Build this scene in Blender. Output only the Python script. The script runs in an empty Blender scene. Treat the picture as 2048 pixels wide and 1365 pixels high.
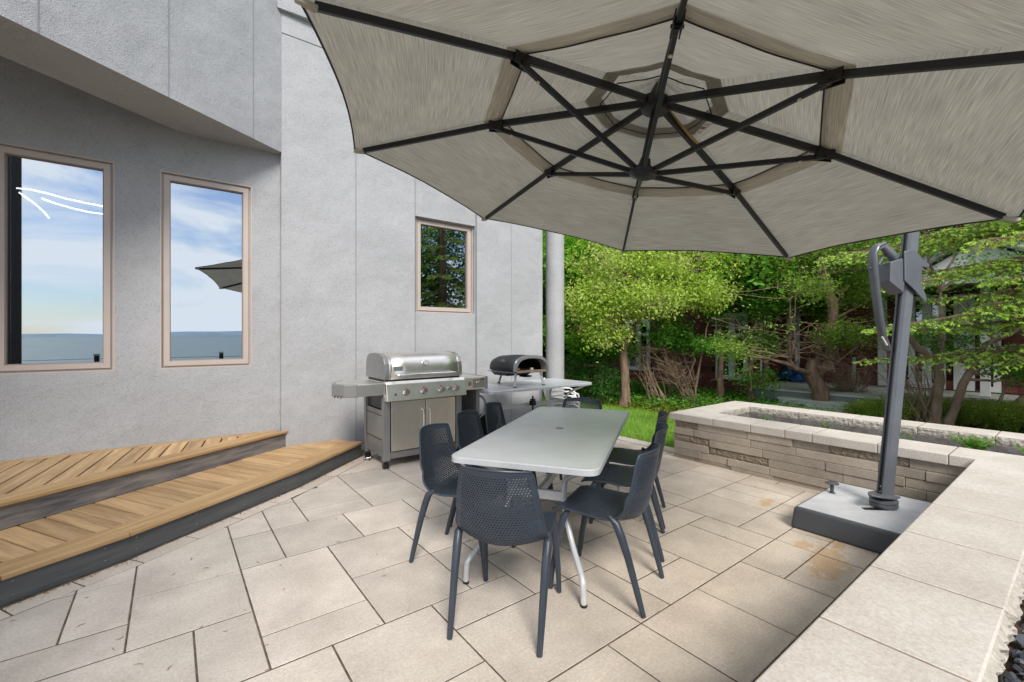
import bpy, math, random
import numpy as np
from mathutils import Vector, Matrix
S = bpy.context.scene
COL = S.collection
pi = math.pi
# ------------------------------------------------------------------ camera
FOC = 895.0; HY = 673.0; HC = 1.42
YAW = math.atan(684/895.)
FW = np.array([math.sin(YAW), math.cos(YAW), 0]); RT = np.array([math.cos(YAW), -math.sin(YAW), 0])
CAM = np.array([0, 0, HC])
cam = bpy.data.cameras.new('camera'); camo = bpy.data.objects.new('camera', cam); COL.objects.link(camo)
camo.location = (0, 0, HC); camo.rotation_euler = (pi/2, 0, -YAW)
cam.sensor_width = 36; cam.lens = 36*FOC/2048; cam.shift_y = -(682.5-HY)/2048
cam.clip_start = .05; cam.clip_end = 20000
S.camera = camo
# ------------------------------------------------------------------ sky, sun, exposure
SUN_EL = math.radians(42); SUN_AZ = math.radians(206)      # azimuth measured clockwise from +y
W = bpy.data.worlds.new('World'); S.world = W; W.use_nodes = True
nt = W.node_tree; nt.nodes.clear(); N = nt.nodes.new; LK = nt.links.new
sky = N('ShaderNodeTexSky'); sky.sky_type = 'NISHITA'; sky.sun_disc = False
sky.sun_elevation = SUN_EL; sky.sun_rotation = SUN_AZ; sky.air_density = 1.0; sky.dust_density = .6; sky.ozone_density = 2.0
tc = N('ShaderNodeTexCoord'); mp = N('ShaderNodeMapping'); mp.inputs['Scale'].default_value = (1.8, 1.8, 6.0)
mp.inputs['Rotation'].default_value = (0.16, 0.12, 0.5); mp.inputs['Location'].default_value = (3.3, 1.7, .4)
nz = N('ShaderNodeTexNoise'); nz.inputs['Scale'].default_value = 2.0; nz.inputs['Detail'].default_value = 8; nz.inputs['Roughness'].default_value = .58
nz.inputs['Distortion'].default_value = .5
rp = N('ShaderNodeValToRGB'); rp.color_ramp.elements[0].position = .40; rp.color_ramp.elements[1].position = .56
rp.color_ramp.elements[0].color = (.12, .12, .12, 1)
mx = N('ShaderNodeMix'); mx.data_type = 'RGBA'; mx.inputs[7].default_value = (6.9, 7.1, 7.5, 1)
bg = N('ShaderNodeBackground'); bg.inputs[1].default_value = .15
wo = N('ShaderNodeOutputWorld')
LK(tc.outputs['Generated'], mp.inputs[0]); LK(mp.outputs[0], nz.inputs[0]); LK(nz.outputs[0], rp.inputs[0])
gr = N('ShaderNodeMix'); gr.data_type = 'RGBA'; gr.blend_type = 'MULTIPLY'; gr.inputs[0].default_value = 1; gr.inputs[7].default_value = (.60, .66, .76, 1)
LK(sky.outputs[0], gr.inputs[6]); LK(rp.outputs[0], mx.inputs[0]); LK(gr.outputs[2], mx.inputs[6]); LK(mx.outputs[2], bg.inputs[0]); LK(bg.outputs[0], wo.inputs[0])
sl = bpy.data.lights.new('sun', 'SUN'); sl.energy = 2.7; sl.angle = math.radians(20); sl.color = (1, .95, .88)
so = bpy.data.objects.new('sun', sl); COL.objects.link(so)
sd = Vector((math.sin(SUN_AZ)*math.cos(SUN_EL), math.cos(SUN_AZ)*math.cos(SUN_EL), math.sin(SUN_EL)))
so.rotation_euler = sd.to_track_quat('Z', 'Y').to_euler(); so.location = (0, -5, 12)
S.view_settings.view_transform = 'Standard'; S.view_settings.look = 'None'; S.view_settings.gamma = 1
S.view_settings.exposure = 0.62
S.cycles.max_bounces = 8; S.cycles.diffuse_bounces = 4; S.cycles.transparent_max_bounces = 12
# ------------------------------------------------------------------ pixel helpers (photo pixels -> points in the place)
def ray(x, y): return FW + RT*((x-1024)/FOC) - np.array([0, 0, 1.])*((y-HY)/FOC)
def G(x, y, z=0): r = ray(x, y); return CAM + r*((z-HC)/r[2])
def WY(x, y, v): r = ray(x, y); return CAM + r*(v/r[1])
def WX(x, y, u): r = ray(x, y); return CAM + r*(u/r[0])
def AT(x, y, d): return CAM + ray(x, y)*d
rng = np.random.default_rng(7); random.seed(7)
# ------------------------------------------------------------------ materials
MATS = {}
def mat(name, c, rough=.6, metal=0, var=0, vscale=5, c2=None, bump=0, bscale=60, bdist=.01, coat=0, spec=.5, island=0, streak=None, detail=6, trans=0, aniso=0, srot=0):
    if name in MATS: return MATS[name]
    m = bpy.data.materials.new(name); m.use_nodes = True; t = m.node_tree; n = t.nodes; l = t.links
    b = n['Principled BSDF']; b.inputs['Roughness'].default_value = rough; b.inputs['Metallic'].default_value = metal
    b.inputs['Specular IOR Level'].default_value = spec; b.inputs['Coat Weight'].default_value = coat
    if aniso: b.inputs['Anisotropic'].default_value = aniso
    co = n.new('ShaderNodeTexCoord').outputs['Object']
    if streak:
        mm = n.new('ShaderNodeMapping'); mm.inputs['Scale'].default_value = streak; m0 = n.new('ShaderNodeMapping'); m0.inputs['Rotation'].default_value = (0, 0, -srot); l.new(co, m0.inputs[0]); l.new(m0.outputs[0], mm.inputs[0]); co = mm.outputs[0]
    cc = None
    if var or c2 or island:
        if c2 is None: c2 = tuple(max(0, x*(1-var)) for x in c)
        nz = n.new('ShaderNodeTexNoise'); nz.inputs['Scale'].default_value = vscale; nz.inputs['Detail'].default_value = detail
        nz.inputs['Roughness'].default_value = .62; l.new(co, nz.inputs[0])
        r = n.new('ShaderNodeValToRGB'); r.color_ramp.elements[0].position = .34; r.color_ramp.elements[1].position = .66
        r.color_ramp.elements[0].color = (*c2, 1); r.color_ramp.elements[1].color = (*c, 1)
        l.new(nz.outputs[0], r.inputs[0]); cc = r.outputs[0]
        if island:
            g = n.new('ShaderNodeNewGeometry'); mr = n.new('ShaderNodeMapRange'); l.new(g.outputs['Random Per Island'], mr.inputs[0])
            mr.inputs[3].default_value = 1-island; mr.inputs[4].default_value = 1+island*.4
            hs = n.new('ShaderNodeHueSaturation'); l.new(cc, hs.inputs['Color']); l.new(mr.outputs[0], hs.inputs['Value']); cc = hs.outputs[0]
        l.new(cc, b.inputs['Base Color'])
    else: b.inputs['Base Color'].default_value = (*c, 1)
    if bump:
        nb = n.new('ShaderNodeTexNoise'); nb.inputs['Scale'].default_value = bscale; nb.inputs['Detail'].default_value = 4; l.new(co, nb.inputs[0])
        bp = n.new('ShaderNodeBump'); bp.inputs['Strength'].default_value = bump; bp.inputs['Distance'].default_value = bdist
        l.new(nb.outputs[0], bp.inputs['Height']); l.new(bp.outputs[0], b.inputs['Normal'])
    if trans:
        tr = n.new('ShaderNodeBsdfTranslucent'); ms = n.new('ShaderNodeMixShader'); ms.inputs[0].default_value = trans
        if cc: l.new(cc, tr.inputs[0])
        else: tr.inputs[0].default_value = (*c, 1)
        l.new(b.outputs[0], ms.inputs[1]); l.new(tr.outputs[0], ms.inputs[2]); l.new(ms.outputs[0], n['Material Output'].inputs[0])
    m.use_fake_user = False
    MATS[name] = m; return m

def stucco_mat():
    m = mat('stucco', (.43, .435, .445), .95, var=.12, vscale=1.3, spec=.12); t = m.node_tree; n = t.nodes; l = t.links
    co = n.new('ShaderNodeTexCoord').outputs['Object']; b = n['Principled BSDF']
    v = n.new('ShaderNodeTexNoise'); v.inputs['Scale'].default_value = 58; v.inputs['Detail'].default_value = 5; v.inputs['Distortion'].default_value = 1.6
    v2 = n.new('ShaderNodeTexNoise'); v2.inputs['Scale'].default_value = 2.2; v2.inputs['Detail'].default_value = 2
    l.new(co, v.inputs[0]); l.new(co, v2.inputs[0])
    a = n.new('ShaderNodeMath'); a.operation = 'MULTIPLY_ADD'; a.inputs[1].default_value = 6.0; l.new(v2.outputs[0], a.inputs[0]); l.new(v.outputs[0], a.inputs[2])
    bp = n.new('ShaderNodeBump'); bp.inputs['Strength'].default_value = .8; bp.inputs['Distance'].default_value = .008
    l.new(a.outputs[0], bp.inputs['Height']); l.new(bp.outputs[0], b.inputs['Normal'])
    # pitted grey flecks of the textured coat
    old = b.inputs['Base Color'].links[0].from_socket
    r = n.new('ShaderNodeValToRGB'); r.color_ramp.elements[0].position = .33; r.color_ramp.elements[1].position = .5
    r.color_ramp.elements[0].color = (.80, .80, .81, 1); l.new(v.outputs[0], r.inputs[0])
    mi = n.new('ShaderNodeMix'); mi.data_type = 'RGBA'; mi.blend_type = 'MULTIPLY'; mi.inputs[0].default_value = 1
    l.new(old, mi.inputs[6]); l.new(r.outputs[0], mi.inputs[7]); l.new(mi.outputs[2], b.inputs['Base Color'])
    return m
def paver_mat(name, c, c2, stain=True, island=.15):
    m = mat(name, c, .9, c2=c2, vscale=2.6, bump=.35, bscale=160, bdist=.002, spec=.25, island=island); t = m.node_tree; n = t.nodes; l = t.links
    b = n['Principled BSDF']; old = b.inputs['Base Color'].links[0].from_socket
    co = n.new('ShaderNodeTexCoord').outputs['Object']
    f = n.new('ShaderNodeTexNoise'); f.inputs['Scale'].default_value = 70; f.inputs['Detail'].default_value = 9; f.inputs['Roughness'].default_value = .85
    l.new(co, f.inputs[0])
    r = n.new('ShaderNodeValToRGB'); r.color_ramp.elements[0].position = .38; r.color_ramp.elements[0].color = (.77, .755, .74, 1)
    r.color_ramp.elements[1].position = .6; r.color_ramp.elements[1].color = (1.06, 1.06, 1.06, 1); l.new(f.outputs[0], r.inputs[0])
    mi = n.new('ShaderNodeMix'); mi.data_type = 'RGBA'; mi.blend_type = 'MULTIPLY'; mi.inputs[0].default_value = 1
    l.new(old, mi.inputs[6]); l.new(r.outputs[0], mi.inputs[7]); last = mi.outputs[2]
    def blend(col, fac):
        nonlocal last
        q = n.new('ShaderNodeMix'); q.data_type = 'RGBA'; q.blend_type = 'MULTIPLY'; l.new(fac, q.inputs[0]); l.new(last, q.inputs[6]); q.inputs[7].default_value = (*col, 1); last = q.outputs[2]
    if stain:
        # browner tone growing towards the planter side, and rust blotches below the parasol base
        sx = n.new('ShaderNodeSeparateXYZ'); l.new(co, sx.inputs[0])
        a = n.new('ShaderNodeMath'); a.operation = 'MULTIPLY_ADD'; a.inputs[1].default_value = .42; l.new(sx.outputs[0], a.inputs[0])
        bq = n.new('ShaderNodeMath'); bq.operation = 'MULTIPLY_ADD'; bq.inputs[1].default_value = -.55; l.new(sx.outputs[1], bq.inputs[0]); bq.inputs[2].default_value = .55
        l.new(bq.outputs[0], a.inputs[2])
        w = n.new('ShaderNodeTexNoise'); w.inputs['Scale'].default_value = 1.7; w.inputs['Detail'].default_value = 5; l.new(co, w.inputs[0])
        s2 = n.new('ShaderNodeMath'); s2.operation = 'ADD'; l.new(a.outputs[0], s2.inputs[0]); l.new(w.outputs[0], s2.inputs[1])
        mr = n.new('ShaderNodeMapRange'); mr.inputs[1].default_value = .45; mr.inputs[2].default_value = 1.15; mr.inputs[4].default_value = .8; l.new(s2.outputs[0], mr.inputs[0])
        blend((.90, .85, .78), mr.outputs[0])
        for (x, y, rx, ry, ang) in ((3.30, 1.03, .34, .13, .25), (3.63, 1.09, .14, .06, .5), (4.05, 1.72, .16, .06, 0), (3.42, 1.22, .1, .07, -.4)):
            mp = n.new('ShaderNodeMapping'); mp.vector_type = 'TEXTURE'; mp.inputs['Location'].default_value = (x, y, 0); mp.inputs['Rotation'].default_value = (0, 0, ang); mp.inputs['Scale'].default_value = (rx, ry, 1); l.new(co, mp.inputs[0])
            ln = n.new('ShaderNodeVectorMath'); ln.operation = 'LENGTH'; l.new(mp.outputs[0], ln.inputs[0])
            nn = n.new('ShaderNodeTexNoise'); nn.inputs['Scale'].default_value = 14; nn.inputs['Detail'].default_value = 9; nn.inputs['Roughness'].default_value = .7; l.new(co, nn.inputs[0])
            ad = n.new('ShaderNodeMath'); ad.operation = 'MULTIPLY_ADD'; ad.inputs[1].default_value = 2.4; l.new(nn.outputs[0], ad.inputs[0]); l.new(ln.outputs['Value'], ad.inputs[2])
            m2 = n.new('ShaderNodeMapRange'); m2.inputs[1].default_value = 2.1; m2.inputs[2].default_value = 1.75; m2.inputs[4].default_value = .6; l.new(ad.outputs[0], m2.inputs[0])
            blend((.86, .60, .30), m2.outputs[0])
    l.new(last, b.inputs['Base Color'])
    return m
STUC = stucco_mat()
JOINT = mat('sealant', (.27, .275, .28), .9)
FRM = mat('window_frame_taupe', (.48, .41, .365), .45, var=.06, vscale=3)
FRM2 = mat('window_gasket_taupe', (.30, .235, .20), .6)  # darker taupe for the gasket strip round each pane
PAV = paver_mat('paver_stone', (.70, .635, .555), (.53, .47, .41))
PAVB = paver_mat('paver_border', (.68, .61, .53), (.57, .50, .43), stain=False)
CAPM = paver_mat('cap_stone', (.64, .59, .53), (.53, .48, .42), stain=False, island=.08)
BLK = paver_mat('wall_block', (.50, .435, .36), (.36, .31, .25), stain=False, island=.22)
ROUGH = mat('split_stone', (.36, .30, .23), .95, c2=(.20, .16, .12), vscale=30, bump=1, bscale=24, bdist=.03, spec=.2)
ROUGHC = mat('split_cap', (.50, .46, .40), .95, c2=(.33, .30, .25), vscale=34, bump=1, bscale=26, bdist=.02, spec=.2)
SAND = mat('joint_sand', (.16, .125, .09), 1, c2=(.05, .04, .03), vscale=14)
WOOD = None
def wood_mat(name, c, c2, sc, rot=0):
    return mat(name, c, .62, c2=c2, vscale=2.2, streak=sc, bump=.25, bscale=9, bdist=.002, island=.25, spec=.35, detail=9, srot=rot)
FASC = mat('composite_fascia', (.125, .13, .135), .7, c2=(.085, .088, .092), vscale=3, streak=(1, 1, 14), spec=.35, bump=.2, bscale=20, bdist=.002)
FASW = mat('worn_composite', (.30, .275, .25), .75, c2=(.10, .10, .115), vscale=3.0, streak=(1, 1, 9), spec=.3, detail=9)
PLA = mat('grey_blue_plastic', (.036, .047, .066), .42, var=.25, vscale=9, bump=.15, bscale=400, bdist=.0006)
ALU = mat('silver_powder_coat', (.60, .62, .64), .38, metal=.3, var=.1, vscale=20)
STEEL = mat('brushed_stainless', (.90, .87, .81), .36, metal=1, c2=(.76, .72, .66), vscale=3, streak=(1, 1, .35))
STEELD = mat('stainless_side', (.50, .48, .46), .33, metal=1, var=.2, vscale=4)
CHR = mat('chrome', (.85, .85, .85), .08, metal=1)
GGR = mat('grill_grey_enamel', (.27, .27, .265), .4, metal=.3, var=.1, vscale=5)
BLKM = mat('black_plastic', (.012, .012, .013), .4)
DGR = mat('dark_grey_plastic', (.035, .037, .04), .45)
RED = mat('red_mark', (.6, .03, .02), .5)
WHT = mat('white_plastic', (.78, .78, .76), .35, var=.08, vscale=6)
CANF = None
RIBM = mat('charcoal_aluminium', (.028, .030, .034), .38, metal=.4, var=.15, vscale=8)
POLEM = mat('slate_grey_aluminium', (.135, .145, .162), .36, metal=.35, var=.15, vscale=6)
BASEM = mat('dark_base_plastic', (.060, .066, .075), .5, var=.15, vscale=6)
BASET = mat('dusty_skylit_base_top', (.50, .50, .50), .8, c2=(.40, .40, .405), vscale=5, bump=.2, bscale=200, bdist=.002)  # paler than the sides: dust plus sky light put into the colour
BARK = mat('bark', (.30, .20, .14), .95, c2=(.11, .07, .048), vscale=9, streak=(1, 1, .25), bump=1, bscale=14, bdist=.03)
BARKG = mat('grey_bark', (.36, .27, .195), .95, c2=(.17, .12, .085), vscale=10, streak=(1, 1, .3), bump=.8, bscale=18, bdist=.02)
TWIG = mat('dry_twig', (.34, .24, .165), .9, c2=(.17, .115, .075), vscale=3)
def leafmat(name, cols, trans=.35, rough=.55):
    m = bpy.data.materials.new(name); m.use_nodes = True; t = m.node_tree; n = t.nodes; l = t.links; b = n['Principled BSDF']
    g = n.new('ShaderNodeNewGeometry'); r = n.new('ShaderNodeValToRGB'); e = r.color_ramp.elements
    while len(e) < len(cols): e.new(.5)
    for i, c in enumerate(cols): e[i].position = i/(len(cols)-1); e[i].color = (*c, 1)
    co = n.new('ShaderNodeTexCoord'); nz = n.new('ShaderNodeTexNoise'); nz.inputs['Scale'].default_value = 1.1; nz.inputs['Detail'].default_value = 2; l.new(co.outputs['Object'], nz.inputs[0])
    a = n.new('ShaderNodeMath'); a.operation = 'MULTIPLY_ADD'; a.inputs[1].default_value = 1.6; a.inputs[2].default_value = -.55; l.new(nz.outputs[0], a.inputs[0])
    s = n.new('ShaderNodeMath'); s.operation = 'MULTIPLY_ADD'; s.inputs[1].default_value = .6; l.new(g.outputs['Random Per Island'], s.inputs[0]); l.new(a.outputs[0], s.inputs[2])
    l.new(s.outputs[0], r.inputs[0]); l.new(r.outputs[0], b.inputs['Base Color']); b.inputs['Roughness'].default_value = rough; b.inputs['Specular IOR Level'].default_value = .35
    tr = n.new('ShaderNodeBsdfTranslucent'); ms = n.new('ShaderNodeMixShader'); ms.inputs[0].default_value = trans; l.new(r.outputs[0], tr.inputs[0])
    l.new(b.outputs[0], ms.inputs[1]); l.new(tr.outputs[0], ms.inputs[2]); l.new(ms.outputs[0], n['Material Output'].inputs[0])
    return m
# ------------------------------------------------------------------ mesh building
def tag(o, label=None, cat=None, group=None, kind=None):
    if label: o['label'] = label
    if cat: o['category'] = cat
    if group: o['group'] = group
    if kind: o['kind'] = kind
    return o
def empty(name, loc=(0, 0, 0), rz=0, label=None, cat=None, group=None):
    o = bpy.data.objects.new(name, None); COL.objects.link(o); o.location = loc; o.rotation_euler = (0, 0, rz); o.empty_display_size = .1
    return tag(o, label, cat, group)
def copy_tree(o, parent=None):
    c = o.copy(); COL.objects.link(c); c.parent = parent
    for ch in list(o.children): copy_tree(ch, c)
    return c
class MB:
    def __init__(s): s.v = []; s.f = []; s.mi = []; s.uv = None
    def add(s, vs, fs, mi=0):
        k = len(s.v); s.v += [tuple(map(float, p)) for p in vs]; s.f += [tuple(i+k for i in f) for f in fs]; s.mi += [mi]*len(fs); return s
    def box(s, a, b, mi=0, R=None, o=None):
        x0, y0, z0 = a; x1, y1, z1 = b
        vs = [(x0, y0, z0), (x1, y0, z0), (x1, y1, z0), (x0, y1, z0), (x0, y0, z1), (x1, y0, z1), (x1, y1, z1), (x0, y1, z1)]
        if R is not None: vs = [tuple(R @ Vector(p) + (o or Vector())) for p in vs]
        return s.add(vs, [(0, 3, 2, 1), (4, 5, 6, 7), (0, 1, 5, 4), (1, 2, 6, 5), (2, 3, 7, 6), (3, 0, 4, 7)], mi)
    def bar(s, p, q, w, h, up=(0, 0, 1), mi=0):
        p = Vector(p); q = Vector(q); d = (q-p); L = d.length; d.normalize(); x = d.cross(Vector(up))
        if x.length < 1e-4: x = d.cross(Vector((0, 1, 0)))
        x.normalize(); z = x.cross(d); R = Matrix((x, d, z)).transposed()
        return s.box((-w/2, 0, -h/2), (w/2, L, h/2), mi, R, p)
    def prism(s, poly, z0, z1, mi=0):
        n = len(poly); a = sum(poly[i][0]*poly[(i+1) % n][1]-poly[(i+1) % n][0]*poly[i][1] for i in range(n))
        if a < 0: poly = poly[::-1]
        vs = [(p[0], p[1], z0) for p in poly]+[(p[0], p[1], z1) for p in poly]
        return s.add(vs, [tuple(range(n-1, -1, -1)), tuple(range(n, 2*n))]+[(i, (i+1) % n, n+(i+1) % n, n+i) for i in range(n)], mi)
    def tube(s, pts, rad, n=8, mi=0, caps=True, squash=1):
        pts = [Vector(p) for p in pts]; m = len(pts)
        if not hasattr(rad, '__len__'): rad = [rad]*m
        vs = []; prev = None
        for i, p in enumerate(pts):
            d = (pts[min(i+1, m-1)]-pts[max(i-1, 0)]).normalized()
            if prev is None:
                x = d.cross(Vector((0, 0, 1)))
                if x.length < .05: x = d.cross(Vector((0, 1, 0)))
            else: x = prev - d*prev.dot(d)
            x.normalize(); prev = x; y = d.cross(x)
            for k in range(n):
                a = 2*pi*k/n; vs.append(p + x*(math.cos(a)*rad[i]) + y*(math.sin(a)*rad[i]*squash))
        fs = [(i*n+k, i*n+(k+1) % n, (i+1)*n+(k+1) % n, (i+1)*n+k) for i in range(m-1) for k in range(n)]
        if caps: fs += [tuple(range(n-1, -1, -1)), tuple((m-1)*n+k for k in range(n))]
        return s.add(vs, fs, mi)
    def lathe(s, prof, n=20, c=(0, 0, 0), R=None, mi=0):
        vs = []
        for r, z in prof:
            for k in range(n):
                a = 2*pi*k/n; p = Vector((r*math.cos(a), r*math.sin(a), z))
                if R is not None: p = R @ p
                vs.append(p+Vector(c))
        m = len(prof); fs = [(i*n+k, i*n+(k+1) % n, (i+1)*n+(k+1) % n, (i+1)*n+k) for i in range(m-1) for k in range(n)]
        fs += [tuple(range(n-1, -1, -1)), tuple((m-1)*n+k for k in range(n))]
        return s.add(vs, fs, mi)
    def grid(s, P, mi=0):
        a, b = P.shape[:2]; return s.add(P.reshape(-1, 3), [(i*b+j, (i+1)*b+j, (i+1)*b+j+1, i*b+j+1) for i in range(a-1) for j in range(b-1)], mi)
    def build(s, name, mats, parent=None, smooth=False, bevel=0, seg=2, solid=0, uv=None, ang=35):
        me = bpy.data.meshes.new(name); me.from_pydata(s.v, [], s.f)
        if not isinstance(mats, (list, tuple)): mats = [mats]
        for m in mats: me.materials.append(m)
        if len(mats) > 1: me.polygons.foreach_set('material_index', s.mi)
        if smooth:
            me.polygons.foreach_set('use_smooth', [True]*len(me.polygons))
            if hasattr(me, 'set_sharp_from_angle'): me.set_sharp_from_angle(angle=math.radians(ang))
        if uv is not None:
            ul = me.uv_layers.new(name='UVMap'); idx = np.empty(len(me.loops), dtype=np.int32); me.loops.foreach_get('vertex_index', idx)
            ul.data.foreach_set('uv', np.asarray(uv, dtype=np.float32)[idx].ravel())
        me.update(); o = bpy.data.objects.new(name, me); COL.objects.link(o); o.parent = parent
        if solid:
            q = o.modifiers.new('s', 'SOLIDIFY'); q.thickness = solid; q.offset = 0
        if bevel:
            q = o.modifiers.new('b', 'BEVEL'); q.width = bevel; q.segments = seg; q.limit_method = 'ANGLE'; q.angle_limit = math.radians(40); q.harden_normals = False
        return o
def fastmesh(name, V, Fq, m, parent=None, quad=4):
    me = bpy.data.meshes.new(name); nf = len(Fq)//quad
    me.vertices.add(len(V)); me.vertices.foreach_set('co', V.astype(np.float32).ravel())
    me.loops.add(len(Fq)); me.loops.foreach_set('vertex_index', Fq.astype(np.int32))
    me.polygons.add(nf); me.polygons.foreach_set('loop_start', np.arange(0, nf*quad, quad, dtype=np.int32))
    try: me.polygons.foreach_set('loop_total', np.full(nf, quad, dtype=np.int32))
    except Exception: pass
    me.materials.append(m); me.update(calc_edges=True); o = bpy.data.objects.new(name, me); COL.objects.link(o); o.parent = parent
    return o
def unit(a): return a/np.maximum(np.linalg.norm(a, axis=1, keepdims=True), 1e-9)
def leaf_arrays(C, L, Wd, D, up, droop=.0):
    """rhombic folded leaves: C centres, L lengths, Wd widths, D long direction, up approx normal"""
    D = unit(D); X = unit(np.cross(D, up)); Nn = np.cross(X, D)
    b = C - D*L[:, None]*.5; t = C + D*L[:, None]*.5 - Nn*(L*droop)[:, None]
    l = C - D*(L*.08)[:, None] + X*Wd[:, None]*.5 + Nn*(Wd*.18)[:, None]; r = C - D*(L*.08)[:, None] - X*Wd[:, None]*.5 + Nn*(Wd*.18)[:, None]
    V = np.stack([b, r, t, l], 1).reshape(-1, 3); return V, np.arange(len(V))
# ------------------------------------------------------------------ THE SETTING: ground, water, hills
xs = np.array([-3000, -1200, -500, -200, -90, -50, -30, -20, -14, -10, -7, -4, -2, 0, 2, 4, 6, 7.5, 9, 10.5, 12, 14, 17, 21, 27, 40, 70, 140, 300, 800, 3000.])
ys = np.array([-3000, -900, -300, -120, -70, -45, -30, -22, -16, -12, -9, -7, -5, -3.5, -2, 0, 2, 4, 6, 8, 10, 13, 17, 24, 36, 60, 120, 300, 900, 3000.])
P = np.zeros((len(xs), len(ys), 3))
for i, x in enumerate(xs):
    for j, y in enumerate(ys):
        z = -.06
        if y < -5: z -= min(18, (-5-y)*.55)
        if x > 7 and y > -4 and x < 20: z += .03*math.sin(x*1.7)*math.cos(y*1.3)-.02
        P[i, j] = (x, y, z)
gm = mat('ground_soil', (.10, .066, .042), 1, c2=(.035, .024, .016), vscale=5, bump=1, bscale=26, bdist=.05)
tag(MB().grid(P).build('ground', gm, smooth=True), kind='structure')
lawnm = mat('lawn_turf', (.10, .16, .035), 1, c2=(.06, .11, .022), vscale=6)
MB().grid(np.array([[(x, y, -.035) for y in (2.2, 3.6, 5, 6.5, 8, 12)] for x in (4.78, 5.6, 6.4, 7.0, 7.35)])).build('lawn', lawnm)['kind'] = 'structure'
wm = mat('lake_water', (.11, .165, .17), .4, bump=.8, bscale=.5, bdist=.3, spec=.2)
tag(MB().grid(np.array([[(x, y, -9.0) for y in (-12000, -3000, -600, -60, -12)] for x in (-9000, -1500, -100, 100, 1500, 9000)])).build('lake', wm), kind='structure')
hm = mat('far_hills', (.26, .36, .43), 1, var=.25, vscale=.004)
hv = []
for k in range(161):
    a = math.radians(150+k*1.5-30); x = 5200*math.sin(a); y = 5200*math.cos(a)
    h = 26+20*math.sin(k*.21)+12*math.sin(k*.53+1)+5*math.sin(k*1.3)
    hv.append([(x, y, -9.2), (x*1.03, y*1.03, h*.7), (x*1.08, y*1.08, h), (x*1.2, y*1.2, -9.2)])
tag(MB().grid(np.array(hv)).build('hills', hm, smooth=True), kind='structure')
# ------------------------------------------------------------------ patio paving
E = [(-4.0, 1.70), (-.70, 3.47), (-.20, 3.74), (.95, 4.54), (1.83, 5.31), (2.2, 5.66)]   # foot of the lower deck step
def seg_normal(a, b):
    d = Vector((b[0]-a[0], b[1]-a[1])); d.normalize(); return Vector((d.y, -d.x)), d       # towards patio
def clip(poly, p, n):
    out = []
    for i in range(len(poly)):
        a, b = poly[i], poly[(i+1) % len(poly)]
        da = (a[0]-p[0])*n[0]+(a[1]-p[1])*n[1]; db = (b[0]-p[0])*n[0]+(b[1]-p[1])*n[1]
        if da >= 0: out.append(a)
        if (da >= 0) != (db >= 0):
            t = da/(da-db); out.append((a[0]+(b[0]-a[0])*t, a[1]+(b[1]-a[1])*t))
    return out
BW = .135
def paver_slab(mb, poly, top=0., g=.0040, th=.05, ch=.0025):
    n = len(poly)
    if n < 3: return
    a = sum(poly[i][0]*poly[(i+1) % n][1]-poly[(i+1) % n][0]*poly[i][1] for i in range(n))/2
    if abs(a) < .002: return
    if a < 0: poly = poly[::-1]
    def inset(d):
        o = []
        for i in range(n):
            p0, p1, p2 = Vector(poly[i-1]), Vector(poly[i]), Vector(poly[(i+1) % n])
            d1 = (p1-p0); d2 = (p2-p1)
            if d1.length < 1e-5 or d2.length < 1e-5: o.append(tuple(p1)); continue
            d1.normalize(); d2.normalize(); n1 = Vector((-d1.y, d1.x)); n2 = Vector((-d2.y, d2.x)); k = 1+n1.dot(n2)
            o.append(tuple(p1+(n1+n2)*(d/max(k, .25))))
        return o
    A = inset(g); B = inset(g+ch); rz = [random.uniform(-.0012, .0012) for _ in range(1)]*n
    vs = [(p[0], p[1], top-th) for p in A]+[(p[0], p[1], top-ch) for p in A]+[(p[0], p[1], top+r) for p, r in zip(B, rz)]
    fs = [(i, (i+1) % n, n+(i+1) % n, n+i) for i in range(n)]+[(n+i, n+(i+1) % n, 2*n+(i+1) % n, 2*n+i) for i in range(n)]+[tuple(range(2*n, 3*n))]
    mb.add(vs, fs)
U = lambda i: .09+.252*i
Vv = lambda j: .86+.256*j
known = [(-1, 9, 1, 12), (-1, 7, 1, 9), (-2, 8, -1, 10), (-4, 7, -1, 8), (-4, 8, -2, 10), (-2, 10, -1, 11), (1, 9, 2, 11), (2, 9, 4, 11), (1, 6, 3, 9), (1, 5, 3, 6), (3, 7, 5, 9), (3, 5, 5, 7),
         (0, 5, 1, 7), (-3, 5, 0, 7), (2, 3, 4, 5), (4, 4, 6, 5), (5, 5, 6, 7), (4, 2, 7, 4), (6, 4, 7, 6), (7, 4, 8, 6), (7, 2, 8, 4), (8, 3, 10, 5), (8, 2, 10, 3), (9, 0, 11, 2), (7, 0, 9, 2), (11, 1, 13, 2), (11, 0, 13, 1), (10, 2, 12, 4), (12, 2, 13, 4),
         (13, 3, 15, 5), (15, 3, 16, 5), (11, 4, 13, 5), (13, 2, 15, 3), (13, 1, 14, 2), (14, 5, 17, 7), (17, 5, 19, 7), (13, 5, 14, 7), (1, 11, 2, 13), (2, 11, 3, 13), (3, 12, 5, 14), (3, 11, 5, 12), (5, 11, 7, 13), (5, 13, 7, 15), (7, 11, 9, 13), (4, 9, 6, 11), (5, 7, 7, 9), (2, 1, 4, 3), (4, 0, 6, 2), (0, 3, 2, 5), (-2, 3, 0, 5), (6, 0, 7, 2)]
I0, I1, J0, J1 = -16, 19, -8, 28
occ = {}; rects = []
for r in known:
    cells = [(i, j) for i in range(r[0], r[2]) for j in range(r[1], r[3])]
    if any(c in occ for c in cells): continue
    for c in cells: occ[c] = 1
    rects.append(r)
sizes = [(3, 2), (2, 3), (2, 2), (3, 2), (2, 1), (1, 2), (2, 2), (1, 1)]
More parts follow.
